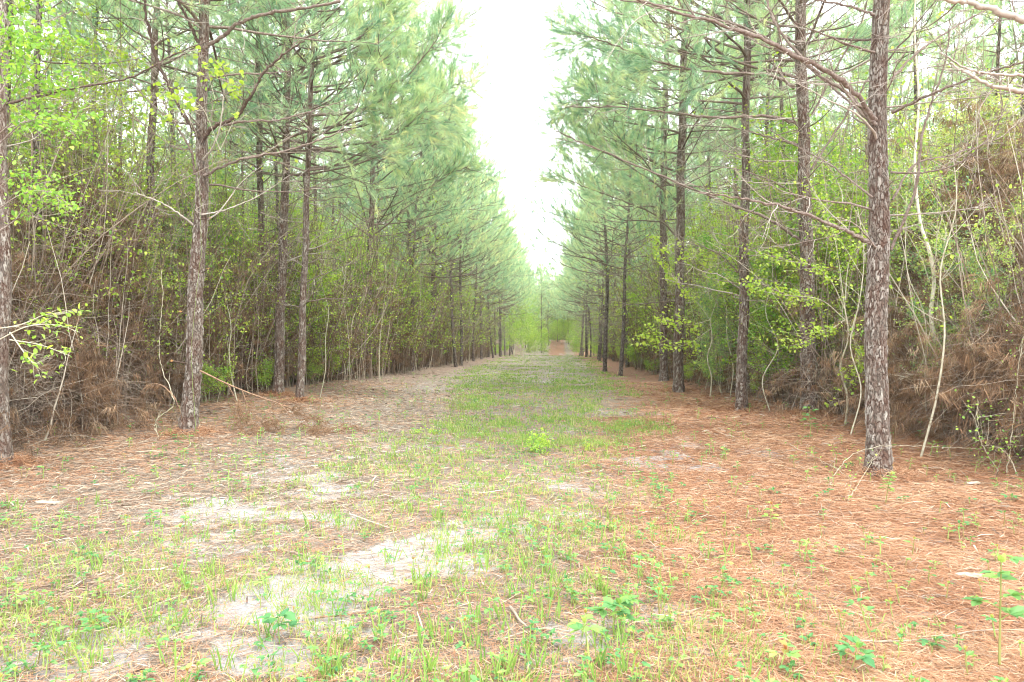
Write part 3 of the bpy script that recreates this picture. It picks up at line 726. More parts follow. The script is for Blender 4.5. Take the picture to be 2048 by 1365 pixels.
# ---- right side
near_pine([(1754, 955), (1757, 800), (1760, 600), (1763, 450), (1765, 280), (1769, 0)], 7.6, [47, 45, 43, 42, 38, 33], 16.5,
  'thickest pine trunk with grey scaly bark plates, standing on orange needles', math.pi,
  [([(1745, 488, 7.6), (1690, 462, 7.5), (1600, 425, 7.4), (1500, 400, 7.2), (1400, 385, 7.0)], .026, .008, 14, .8),
   ([(1752, 250, 7.6), (1700, 190, 7.6), (1640, 150, 7.6), (1560, 60, 7.7), (1520, -40, 7.8)], .020, .012, 8, .8),
   ([(1752, 240, 7.6), (1690, 165, 7.3), (1590, 110, 7.1), (1480, 60, 7.0), (1360, 25, 6.9), (1250, -10, 6.8)], .030, .01, 14, .9),
   ([(1748, 250, 7.6), (1700, 205, 7.8), (1600, 120, 8.2), (1500, 60, 8.6), (1350, 15, 9), (1240, 0, 9.4)], .017, .008, 12, .8),
   ([(1782, 500, 7.6), (1830, 380, 7.4), (1850, 250, 7.3), (1890, 130, 7.2), (1900, 40, 7.1)], .018, .006, 9, .7),
   ([(1785, 400, 7.6), (1830, 330, 7.8), (1900, 310, 7.9), (1990, 280, 8.0), (2060, 230, 8)], .014, .004, 12, .7),
   ([(1782, 345, 7.6), (1850, 345, 7.4), (1930, 320, 7.2), (2000, 240, 7.0), (1998, 150, 6.9)], .012, .004, 10, .6),
   ([(1785, 225, 7.6), (1860, 190, 7.2), (1960, 150, 6.8), (2060, 120, 6.4)], .018, .008, 12, .8),
   ([(1782, 160, 7.6), (1830, 110, 7.9), (1900, 60, 8.3), (1990, 10, 8.6)], .018, .008, 10, .8),
   ([(1750, 30, 7.6), (1700, 12, 7.6), (1640, 0, 7.6), (1560, -20, 7.6)], .016, .008, 6, .6),
   ([(1750, 105, 7.6), (1700, 90, 7.4), (1640, 65, 7.2), (1590, 45, 7)], .014, .005, 8, .6),
   ([(1745, 395, 7.6), (1660, 330, 7.8), (1590, 290, 8), (1540, 260, 8.1)], .012, .004, 10, .7),
   ], live=6.3, dead=(2.6, 7, 3), circ=110, dz=.009)
near_pine([(1617, 838), (1615, 700), (1610, 520), (1606, 330), (1603, 150), (1601, 0)], 13.6, [33, 31, 28, 25, 23, 21], 16.8,
  'straight pine with green leaves around its base, second from the right edge', math.pi,
  [([(1600, 480, 13.6), (1540, 440, 13.4), (1450, 405, 13.2), (1330, 355, 13), (1200, 300, 12.8), (1110, 262, 12.6)], .032, .008, 22, 1.0),
   ([(1592, 245, 13.6), (1530, 232, 13.6), (1440, 235, 13.5), (1340, 225, 13.4), (1240, 215, 13.3), (1130, 215, 13.2)], .036, .008, 24, 1.0),
   ([(1590, 175, 13.6), (1540, 150, 13.4), (1440, 145, 13), (1340, 130, 12.6), (1230, 90, 12.3), (1140, 60, 12.1)], .034, .008, 26, 1.0, True),
   ([(1598, 290, 13.6), (1540, 275, 13.8), (1460, 255, 14.1), (1340, 250, 14.5)], .026, .006, 20, 1.0),
   ([(1622, 340, 13.6), (1680, 250, 13.6), (1740, 150, 13.5), (1790, 40, 13.3)], .026, .012, 14, 1.0),
   ([(1625, 230, 13.6), (1660, 160, 13.4), (1720, 50, 13.2), (1740, -20, 13)], .024, .012, 10, 1.0),
   ([(1600, 400, 13.6), (1560, 370, 13.3), (1480, 340, 13), (1380, 330, 12.7)], .018, .005, 18, .9),
   ([(1600, 605, 13.6), (1575, 590, 13.5), (1535, 575, 13.4), (1515, 565, 13.3)], .02, .008, 6, .5),
   ([(1600, 90, 13.6), (1550, 60, 13.4), (1470, 10, 13.3), (1400, -30, 13.2)], .026, .01, 14, .9)],
  live=6.6, dead=(3.0, 7.5, 4), circ=72, dz=.016)
near_pine([(1482, 822), (1486, 650), (1489, 450), (1492, 250), (1496, 0)], 15.0, [23, 21, 19, 16, 14], 16.2,
  'slender pine standing clear between two thicker right hand pines', math.pi,
  [([(1476, 545, 15), (1440, 510, 14.8), (1390, 490, 14.6), (1330, 480, 14.4)], .016, .004, 14, .9),
   ([(1480, 548, 15), (1470, 480, 14.9), (1462, 420, 14.8)], .012, .004, 5, .6),
   ([(1495, 405, 15), (1540, 395, 14.9), (1620, 430, 14.6), (1700, 455, 14.2)], .014, .006, 8, .6)],
  live=6.8, dead=(2.4, 7.5, 4), circ=56, dz=.022, Llive=4.0)
near_pine([(1356, 785), (1358, 600), (1360, 400), (1366, 200), (1372, 0)], 20.6, [22, 20, 18, 15, 13], 17.0,
  'dark barked pine with a needle mound at its foot, fourth in right row', math.pi,
  [([(1350, 470, 20.6), (1310, 430, 20.3), (1240, 400, 20), (1160, 370, 19.7), (1105, 345, 19.5)], .03, .006, 34, 1.2, True),
   ([(1352, 400, 20.6), (1300, 360, 20.2), (1220, 310, 19.8), (1125, 280, 19.5)], .034, .006, 36, 1.3, True),
   ([(1364, 225, 20.6), (1300, 222, 20.2), (1200, 200, 19.8), (1105, 225, 19.5)], .036, .006, 60, 1.4, True),
   ([(1366, 200, 20.6), (1300, 150, 20.8), (1220, 165, 21), (1120, 175, 21.2)], .03, .006, 50, 1.3, True),
   ([(1370, 110, 20.6), (1290, 90, 20.3), (1200, 75, 20), (1115, 65, 19.8)], .036, .006, 56, 1.4, True),
   ([(1372, 30, 20.6), (1320, 20, 20.3), (1270, -5, 20), (1225, -30, 19.8)], .03, .006, 50, 1.3, True)],
  live=6.2, dead=(2.6, 7.5, 4), circ=48, dz=.03, Llive=3.4)
near_pine([(1327, 762), (1328, 600), (1326, 400), (1330, 200), (1335, 60)], 26.5, [17, 16, 14, 12, 10], 16.4,
  'pine just behind and to the left of the dark barked needle mound pine', math.pi, live=6.2, dead=(3.2, 7.5, 3), circ=40, dz=.04, Llive=3.6)

near_pine([(2240, 1060), (2240, 500), (2238, 0)], 6.0, [50, 44, 38], 15.5,
  'pine outside the right frame edge whose pale limbs cross the top right corner', math.pi,
  [([(2215, 95, 6.0), (2048, 38, 5.9), (1960, 12, 5.9), (1880, -8, 5.8)], .034, .016, 10, .7, False, 'limb', .95),
   ([(2215, 200, 6.0), (2048, 182, 6.0), (1990, 172, 6.0), (1940, 150, 6.0), (1900, 125, 6.0)], .024, .008, 10, .6, False, 'limb', .95),
   ([(2215, 160, 6.0), (2048, 152, 5.8), (1990, 148, 5.7), (1940, 140, 5.6), (1880, 105, 5.6)], .014, .006, 12, .6, False, 'limb', .8)],
  live=6.0, dead=None, circ=48, dz=.03)

# ---- left side
near_pine([(10, 930), (8, 760), (14, 600), (10, 400), (8, 200), (5, 0)], 8.5, [25, 23, 21, 20, 18, 17], 15.5,
  'mottled pine trunk cut by the left edge of the frame', 0.0,
  [([(-10, 215, 8.5), (60, 195, 8.4), (150, 176, 8.3), (260, 155, 8.2), (345, 110, 8.1), (420, 80, 8.0)], .016, .006, 10, .7, False, 'limb', .3),
   ([(15, 275, 8.5), (40, 255, 8.5), (60, 250, 8.5)], .01, .004, 2, .3)],
  live=6.5, dead=(4.0, 7, 2), circ=64, dz=.014)
near_pine([(377, 870), (384, 740), (388, 600), (395, 450), (399, 300), (402, 100), (405, 0)], 11.3, [36, 33, 31, 28, 24, 21, 19], 16.0,
  'prominent forked pine with a flaking trunk and broken orange stubs', 0.0,
  [([(403, 285, 11.3), (425, 255, 11.2), (470, 235, 11.1), (500, 195, 11), (530, 140, 10.9), (580, 100, 10.8), (640, 60, 10.7)], .034, .012, 14, .9, False, 'limb', .3),
   ([(440, 250, 11.2), (500, 242, 11.3), (560, 240, 11.4), (620, 222, 11.5), (690, 200, 11.6)], .022, .006, 12, .8),
   ([(408, 352, 11.3), (440, 335, 11.2), (500, 315, 11), (580, 300, 10.9), (660, 272, 10.8), (710, 255, 10.7)], .027, .007, 14, .9),
   ([(398, 275, 11.3), (372, 235, 11.2), (340, 180, 11.1), (310, 110, 11), (295, 50, 10.9), (285, -20, 10.8)], .034, .02, 10, .9, False, 'limb', .25),
   ([(390, 350, 11.3), (380, 300, 11.1), (345, 240, 10.9), (325, 200, 10.8)], .020, .008, 8, .7),
   ([(395, 250, 11.3), (345, 240, 11.4), (290, 195, 11.6), (230, 120, 11.8), (170, 30, 12)], .016, .006, 14, 1.0),
   ([(405, 320, 11.3), (425, 295, 11.1), (440, 250, 10.9), (448, 180, 10.8)], .016, .007, 6, .6, False, 'limb', .9),
   ([(408, 95, 11.3), (440, 75, 11.2), (480, 45, 11.1), (530, 28, 11), (600, 18, 10.9), (680, 2, 10.8)], .034, .02, 9, .8),
   ([(412, 158, 11.3), (450, 150, 11.2), (520, 147, 11.1), (580, 142, 11)], .022, .01, 8, .8),
   ([(395, 85, 11.3), (380, 50, 11.2), (355, 0, 11.1), (345, -30, 11)], .026, .02, 4, .6, False, 'limb', .25),
   ([(385, 450, 11.3), (360, 430, 11.1), (320, 405, 11), (270, 385, 10.9)], .020, .005, 9, .7, False, 'limb', .8),
   ([(402, 430, 11.3), (450, 420, 11.4), (520, 390, 11.6), (580, 350, 11.8)], .014, .004, 10, .7, False, 'limb', .8),
   ([(380, 300, 11.3), (340, 290, 11.1), (250, 215, 10.9), (190, 120, 10.7)], .010, .004, 10, .8)],
  live=6.8, dead=(3.6, 7.4, 2), circ=88, dz=.012)
L1 = bpy.data.objects[[o.name for o in bpy.data.objects if o.name.startswith('pine_tree')][-1]]
def stub(root_label_sub, pts, r0, label=None):
    root = [o for o in bpy.data.objects if o.get('label', '').startswith(root_label_sub)][0]
    org = np.array(root.location); W = np.array([wp(*p) for p in pts])-org; P = smooth_path(W, 8)
    g = Geo(); V, F = tubes(P[None], taper(r0, r0*.75, 8), 8); g.add(V, F, 0, .3)
    g.add(V[-8:], np.array([[0, 1, 2, 3], [3, 4, 5, 6], [0, 3, 6, 7]]), 1, .5)
    # splintered end
    e = P[-1]; d = norm(P[-1]-P[-2]); n = 12
    V, F = blades(np.tile(e, (n, 1))+rng.normal(size=(n, 3))*r0*.4-d*r0, norm(np.tile(d, (n, 1))+rand_dir(n)*.3), U(1.5, 5, n)*r0, U(.5, 1, n)*r0, 0, 2)
    g.add(V, F, 1, .5); o = g.build('broken_stub', [M['limb'], M['freshwood']], root, True); return o
stub('prominent forked', [(405, 545, 11.2), (411, 542, 11.15), (416, 538, 11.1)], .012)
stub('prominent forked', [(372, 628, 11.2), (366, 626, 11.1), (362, 624, 11)], .014)
stub('prominent forked', [(372, 727, 11.2), (360, 725, 11.05), (345, 722, 10.9)], .014)
stub('prominent forked', [(398, 440, 11.2), (408, 438, 11.1), (420, 436, 11.05)], .010)
near_pine([(305, 800), (308, 600), (300, 400), (306, 200), (312, 0)], 16.2, [20, 19, 16, 14, 12], 16.0,
  'dark pine trunk in the shade just behind the prominent forked pine', 0.0, live=7.5, dead=(3.5, 7.5, 2), circ=48, dz=.025)
near_pine([(524, 790), (524, 600), (519, 400), (518, 200), (517, 0)], 20.5, [16, 15, 13, 12, 11], 16.4,
  'slim reddish pine, leftmost of the close trio beside the fallen branch', 0.0, live=6.6, dead=(2.6, 7.5, 4), circ=44, dz=.03)
near_pine([(556, 797), (560, 600), (568, 400), (574, 200), (577, 0)], 18.6, [21, 19, 17, 14, 12], 16.5,
  'thickest and middle pine of the close trio beside the fallen branch', 0.0,
  [([(575, 170, 18.6), (620, 130, 18.3), (700, 110, 18), (800, 100, 17.6), (880, 60, 17.2)], .034, .008, 40, 1.2, True)],
  live=6.0, dead=(3, 7.5, 4), circ=52, dz=.026, Llive=4.3)
near_pine([(600, 805), (607, 600), (612, 450), (617, 300), (624, 120), (628, 0)], 17.6, [17, 14, 13, 11, 10, 9], 15.8,
  'dark leaning pine, rightmost of the close trio beside the fallen branch', 0.0,
  [([(620, 230, 17.6), (700, 225, 17.2), (770, 195, 16.8), (850, 110, 16.4), (905, 20, 16.2)], .034, .006, 60, 1.2, True),
   ([(618, 300, 17.6), (700, 290, 17), (790, 270, 16.6), (880, 190, 16.2), (930, 160, 16)], .032, .006, 60, 1.2, True),
   ([(624, 120, 17.6), (700, 90, 17.2), (750, 40, 16.8), (800, -30, 16.4)], .03, .006, 56, 1.2, True),
   ([(615, 395, 17.6), (640, 375, 17.4), (700, 340, 17.1), (740, 310, 17)], .014, .004, 12, .8)],
  live=6.0, dead=(2.6, 7.5, 4), circ=44, dz=.026, Llive=3.8)
near_pine([(734, 758), (737, 600), (742, 460), (747, 300), (750, 180)], 29, [15, 14, 12, 10, 8], 16.5,
  'pine with white flecked bark standing alone midway down the left edge', 0.0,
  [([(741, 470, 29), (720, 400, 28.6), (695, 330, 28), (680, 300, 27.8)], .03, .008, 14, 1.1, False, 'limb', .3),
   ([(743, 465, 29), (775, 420, 28.6), (800, 370, 28), (830, 320, 27.6)], .03, .008, 14, 1.1, False, 'limb', .3),
   ([(748, 330, 29), (800, 300, 28), (880, 260, 27), (930, 170, 26)], .04, .008, 50, 1.6, True),
   ([(749, 250, 29), (800, 200, 28), (860, 120, 27), (900, 40, 26)], .04, .008, 60, 1.8, True), ([(750, 200, 29), (820, 230, 28.4), (880, 240, 28), (940, 290, 27.6)], .04, .008, 60, 1.7, True),
   ([(745, 380, 29), (820, 370, 28.5), (890, 350, 28), (950, 330, 27.6)], .04, .008, 50, 1.6, True)],
  live=6.0, dead=(4, 7.5, 2), circ=40, dz=.04, Llive=4.0)
near_pine([(862, 737), (866, 600), (868, 450), (870, 300)], 41, [11, 10, 9, 8], 16.5,
  'straight dark pine beyond the white flecked one along the left edge', 0.0, live=5.6, dead=(3, 7, 4), circ=32, dz=.06, Llive=4.2)

# ---- rows of pines: offsets from the track axis; copies of shared trees
placed = [(o.location.x, o.location.y) for o in bpy.data.objects if o.name.startswith('pine_tree') and o.get('label')]
def free(x, y, r): return all((x-a)**2+(y-b)**2 > r*r for a, b in placed)
cnt = 0
def row(protos, off, ys, jit, face, lab, group, rmin=1.7, smin=.9, smax=1.08):
    global cnt; k = 0
    for y0 in ys:
        y = y0+U(-1, 1)*jit; x = off+TR*y+rng.normal()*.5
        if not free(x, y, rmin): continue
        if math.hypot(x, y) < 5: continue
        placed.append((x, y)); cnt += 1; k += 1
        label = lab(k) if callable(lab) else lab
        rz = face+U(-.9, .9) if face is not None else U(0, 6.28)
        place_pine(protos, cnt, x, y, rz, U(smin, smax), label, group)
def olab(side):
    def f(k):
        return ('%s of the farther pines along the %s edge of the clearing' % (ORD[k-1], side)) if k <= len(ORD) else 'small distant pine far down the %s edge of the clearing' % side
    return f
row(protos_edge, -7.3, np.arange(34, 128, 4.2), 1.5, 0.0, olab('left'), 'farther pines on the left edge', 2.0, .92, 1.04)
row(protos_edge, 3.6, np.arange(31, 128, 4.6), 1.5, math.pi, olab('right'), 'farther pines on the right edge', 2.4, .92, 1.04)
row(protos_in, -9.6, np.arange(9, 90, 3.0), .8, None, 'thin pine in the second line behind the left edge', 'second line pines on the left', 1.8, .85, 1.05)
row(protos_in, -12.4, np.arange(11, 80, 3.1), .9, None, 'thin pine standing deep in the left stand', 'pines deep in the left stand', 1.8, .85, 1.05)
row(protos_in, -14.8, np.arange(14, 64, 3.2), .9, None, 'thin pine standing deep in the left stand', 'pines deep in the left stand', 1.8, .85, 1.05)
row(protos_in, -18.2, np.arange(18, 62, 3.3), .9, None, 'thin pine standing deep in the left stand', 'pines deep in the left stand', 1.8, .85, 1.05)
row(protos_in, 6.4, np.arange(18, 86, 3.2), .8, None, 'thin pine in the second line behind the right edge', 'second line pines on the right', 1.9, .85, 1.05)
row(protos_in, 9.3, np.arange(15, 76, 3.3), .9, None, 'thin pine standing deep in the right stand', 'pines deep in the right stand', 1.9, .85, 1.05)
row(protos_in, 12.6, np.arange(16, 62, 3.4), .9, None, 'thin pine standing deep in the right stand', 'pines deep in the right stand', 1.9, .85, 1.05)
row(protos_in, 16.2, np.arange(18, 56, 3.5), .9, None, 'thin pine standing deep in the right stand', 'pines deep in the right stand', 1.9, .85, 1.05)
# pines that close the far end
for k, (x, y) in enumerate([(4.5, 104), (10.6, 106), (6.9, 146), (9.2, 143), (4.2, 147), (11.6, 149), (13.9, 146), (1.8, 143), (-.6, 139), (16.2, 141), (6.2, 116), (9.9, 119), (2.2, 112), (11.5, 116), (0.5, 118), (5.0, 128), (8.3, 124), (13.6, 121), (-2.0, 110), (3.2, 133), (10.8, 132), (6.8, 137)]):
    place_pine(protos_edge, k+cnt, x, y, U(0, 6.28), U(.68, .86), 'young pine closing the view at the far end of the clearing', 'pines at the far end of the clearing')

# ------------------------------------------------------------------ broadleaf understory (copied things)
def proto_leafy(name, args, leafmat, barkmat, trunk='trunk'):
    gs, gf = leafy(*args[0], **args[1]); r = empty(name, (0, 0, 0))
    gs.build(trunk, M[barkmat], r, True); gf.build('foliage', M[leafmat], r); return r
P_hol = [proto_leafy('holly_shrub', ((5, H, .28, 190, .054, 1700, 5), dict(r0=.016, wand=.16, wid=1.15, tm=.6, clump=.55, lo=.1)), 'holly', 'pale', 'stems') for H in (3.6, 4.6, 5.2)]
P_mid = [proto_leafy('holly_tree', ((3, H, .16, 240, .062, 1900, 5), dict(r0=.022, wand=.16, wid=1.2, tm=.66, clump=.55, lo=.2)), 'holly', 'pale', 'stems') for H in (7.0, 8.5)]
P_gum = [proto_leafy('sapling', ((2, H, .16, 130, .082, 700, 5), dict(r0=.018, wand=.16, wid=1.5, tm=.58, clump=.55, up=.75, lo=.15)), 'gum', 'pale') for H in (4.5, 6.0, 7.0)]
P_bsh = [proto_leafy('bush', ((8, H, .5, 70, .045, 800, 4), dict(r0=.008, wand=.16, wid=1.2, tm=.6, clump=.7)), 'gum', 'pale', 'stems') for H in (1.2, 1.6)]
seen = set()
def put(protos, cat, x, y, sc, label, group, z=0.0):
    p = protos[int(rng.integers(len(protos)))]; loc = (x, y, float(gz(x, y))+z); rz = U(0, 6.28); s3 = (sc*U(.9, 1.1), sc*U(.9, 1.1), sc*U(.9, 1.1))
    if p.name not in seen:
        seen.add(p.name); p.location = loc; p.rotation_euler = (0, 0, rz); p.scale = s3; tag(p, label, cat, group); return
    dup(p, loc, rz, s3, label, group)
def side(px, d): return (px-1024)*d/FPX
# left: holly thicket behind the front row
for k in range(74):
    y = 12+50*(k/74)**1.2+U(-.8, .8); x = TR*y-U(10.6, 15.5)+max(0, y-26)*.05
    put(P_hol, 'shrub', x, y, U(1.0, 1.65), 'small leaved evergreen shrub tangled among the left pines', 'evergreen shrubs among the left pines')
for k in range(26):
    y = 11+44*(k/26)**1.1; x = TR*y-U(13, 20)
    put(P_hol, 'shrub', x, y, U(1.2, 1.7), 'small leaved evergreen shrub tangled among the left pines', 'evergreen shrubs among the left pines')
for k in range(84):
    y = 19+68*(k/84)**1.15+U(-.8, .8); x = TR*y-U(8.0, 10.8)-(.8 if y < 24 else 0)
    put(P_gum, 'sapling', x, y, U(.7, 1.1), 'bright leaved young hardwood growing along the left pines', 'young hardwoods along the left pines')
for k in range(10):
    y = 8.5+U(0, 14); x = TR*y-U(10, 14)
    put(P_gum, 'sapling', x, y, U(.9, 1.25), 'bright leaved young hardwood growing along the left pines', 'young hardwoods along the left pines')
for k in range(34):
    y = 11.5+34*(k/34)**1.2+U(-.8, .8); x = TR*y-U(11, 17)
    put(P_mid, 'small tree', x, y, U(.8, 1.1), 'slender small leaved understory tree among the left pines', 'understory trees among the left pines')
for k in range(26):
    y = 12+36*(k/26)**1.2+U(-.8, .8); x = TR*y+U(6.5, 13)
    put(P_mid, 'small tree', x, y, U(.75, 1.05), 'slender small leaved understory tree among the right pines', 'understory trees among the right pines')
for k in range(12):
    y = 11+U(0, 8); x = TR*y-U(9, 12)
    put(P_hol, 'shrub', x, y, U(.7, 1.0), 'small leaved evergreen shrub tangled among the left pines', 'evergreen shrubs among the left pines')
# right
for k in range(78):
    y = 14+66*(k/78)**1.25+U(-.6, .6); x = TR*y+U(4.9, 8.4)
    put(P_gum, 'sapling', x, y, U(.7, 1.15), 'bright leaved young hardwood growing along the right pines', 'young hardwoods along the right pines')
for k in range(34):
    y = 14+44*(k/34)**1.2; x = TR*y+U(7.5, 13)
    put(P_hol, 'shrub', x, y, U(1.0, 1.6), 'small leaved evergreen shrub tangled among the right pines', 'evergreen shrubs among the right pines')
for px, d, s in ((1890, 10.2, .55), (1960, 9.6, .6), (2030, 9.2, .65), (2010, 11, .85), (1930, 11.5, .8), (1870, 12, .7), (2060, 10.5, .9), (1650, 15.5, .75), (1570, 16.5, .9), (1530, 18, .8), (1690, 13.5, .55), (1450, 19.5, .8), (1420, 22, .7), (1700, 16, 1.0), (1600, 18.5, 1.1), (1900, 15, 1.3), (1990, 14, 1.4), (1830, 16.5, 1.3)):
    put(P_hol, 'shrub', side(px, d), d, s, 'small leaved evergreen shrub tangled among the right pines', 'evergreen shrubs among the right pines')
for k in range(58):
    y = 16+60*(k/30)**1.1 if k < 30 else 24+U(0, 1)*92; sd = k % 2; x = TR*y+(U(4.2, 5.6) if sd else -U(8.0, 9.2))
    w_ = 'right' if sd else 'left'
    put(P_bsh, 'bush', x, y, U(.5, 1.0) if k < 30 else U(1.0, 1.7), 'low yellow green bush at the feet of the %s edge pines' % w_, 'low bushes at the feet of the %s edge pines' % w_)
for px, y, s in ((1118, 124, 1.3), (1105, 128, 1.2), (1130, 129, 1.3), (1092, 108, .9), (1112, 112, 1.0), (1132, 109, .9), (1075, 104, .9), (1150, 106, .9), (1120, 118, 1.2), (1100, 119, 1.1), (1140, 119, 1.2), (1048, 72, .8), (1068, 80, .75), (1082, 86, .8), (1150, 78, .7), (1160, 84, .8), (1185, 76, .8), (1205, 70, .75), (1030, 76, .9), (1060, 90, 1.0), (1145, 94, .9), (1085, 90, 1.2), (1060, 92, 1.4), (1045, 88, 1.1), (1070, 98, 1.7), (1040, 96, 1.6), (1155, 92, 1.0), (1190, 88, 1.0), (1150, 104, 1.6), (1100, 122, 1.3), (1125, 126, 1.4), (1080, 108, 1.7), (1140, 118, 1.5), (1028, 84, 1.2), (1175, 98, 1.3)):
    x = side(px, y)
    if abs(x-TR*y+.4) < 1.5 and y < 104: continue
    put(P_gum, 'sapling', x, y, s*.85, 'pale green young hardwood by the far end of the clearing', 'young hardwoods by the far end')

# ------------------------------------------------------------------ dead needle-draped thickets (stuff)
def thicket(name, label, ntw, samp, zmax, ncl, K, seed, wn=.004, tone=.45):
    g = Geo()
    x, y, z = samp(ntw); n = len(x); P0 = np.stack([x, y, gz(x, y)+z], -1)
    D = norm(rand_dir(n)*np.array([1, 1, .6])+np.array([0, 0, .25])); L = U(.4, 1.5, n)
    P = paths(P0, D, L, 7, U(-1.6, .3, n), .16); sc = np.clip(y/9, 1, 3)
    P[..., 2] = np.maximum(P[..., 2], gz(P[..., 0], P[..., 1])+.01)
    V, F = tubes(P, taper(U(.0015, .004, n)*sc, U(.0007, .0015, n)*sc, 7), 3); g.add(V, F, 1, np.repeat(np.clip(rng.normal(.5, .2, n), 0, 1), 21))
    # upright bare stems
    m = ntw//55; x, y, z = samp(m); m = len(x); P0 = np.stack([x, y, gz(x, y)-.02], -1)
    Q = paths(P0, norm(np.stack([rng.normal(size=m)*.25, rng.normal(size=m)*.2, np.ones(m)], -1)), U(1.5, zmax*1.3, m), 9, .1, .09)
    V, F = tubes(Q, taper(U(.006, .016, m), U(.002, .004, m), 9), 5); g.add(V, F, 1, np.repeat(np.clip(rng.normal(.65, .2, m), 0, 1), 45))
    # draped needles on the twigs
    bi = rng.integers(0, n, ncl); s = U(0, 5.99, ncl); i = s.astype(int); f = (s-i)[:, None]
    C = P[bi, i]*(1-f)+P[bi, i+1]*f
    dens = fbm(C[:, 0]*2.1+C[:, 1]*1.1, C[:, 2]*1.5+C[:, 1]*.8, seed); k = U(0, 1, ncl) < sst(.36, .60, dens); C = C[k]; nc = len(C)
    B = np.repeat(C, K, 0)+rng.normal(size=(nc*K, 3))*np.array([.04, .04, .02]); nn = nc*K
    DD = norm(np.repeat(np.stack([rng.normal(size=nc)*.5, rng.normal(size=nc)*.5, -np.abs(rng.normal(1, .4, nc))], -1), K, 0)+rng.normal(size=(nn, 3))*.28)
    sc = np.clip(B[:, 1]/9, 1, 3)
    V, F = blades(B, DD, U(.11, .24, nn), U(.7, 1.3, nn)*wn*1.35*sc, 0, 1)
    V = V.reshape(-1, 3, 3); V[..., 2] = np.maximum(V[..., 2], gz(V[..., 0], V[..., 1])+.004); V = V.reshape(-1, 3)
    tn = np.repeat(np.clip(rng.normal(tone, .22, nc)+.3*(fbm(C[:, 0]*.7, C[:, 2]*.9, seed+5)-.5), 0, 1), K)+rng.normal(size=nn)*.1
    g.add(V, F, 0, np.repeat(np.clip(tn, 0, 1), 3))
    o = g.build(name, [M['deadneedle'], M['twig']]); tag(o, label, 'thicket', None, 'stuff'); return o
def samp_left(n):
    t = U(0, 1, n)**1.5; y = 7.2+t*46; ob = np.interp(y, [7, 11, 15, 60], [7.2, 7.2, 8.7, 8.7]); off = ob+rng.gamma(1.6, 1.3, n); x = TR*y-off
    top = 3.7*(.35+1.2*fbm(x*.6, y*.6, 121))*np.clip(.3+(off-ob)/1.6, 0, 1.25)*np.interp(y, [7, 25, 50], [1.05, 1.0, .45])
    z = U(0, 1, n)**.8*top; k = (off < 17); return x[k], y[k], z[k]
thicket('dead_brush', 'brown needle draped brush filling the shade under the left pines', 26000, samp_left, 2.8, 92000, 16, 131, .0042, .45)
def samp_right(n):
    t = U(0, 1, n)**1.3; y = 7.0+t*11; off = 5.3+rng.gamma(1.6, 1.1, n)+np.where(y > 12, 1.6, 0); x = TR*y+off
    top = 3.7*(.2+1.35*fbm(x*.5, y*.5, 141))*np.clip(.12+(off-4.9)/2.2, 0, 1.2)
    z = U(0, 1, n)**.75*top; k = (off < 14) & (x/y > .48); return x[k], y[k], z[k]
thicket('dead_brush', 'orange brown needle draped vine tangle at the right edge of the picture', 20000, samp_right, 4.2, 62000, 16, 151, .0042, .55)
def samp_right2(n):
    t = U(0, 1, n)**1.3; y = 13+t*40; off = 4.7+rng.gamma(1.6, 1.0, n); x = TR*y+off
    z = U(0, 1, n)*1.5*np.clip(.2+(off-4.4)/1.5, 0, 1); k = off < 11; return x[k], y[k], z[k]
thicket('dead_brush', 'low dry twig brush behind the farther right pines', 7000, samp_right2, 2.5, 12000, 14, 161, .004, .55)

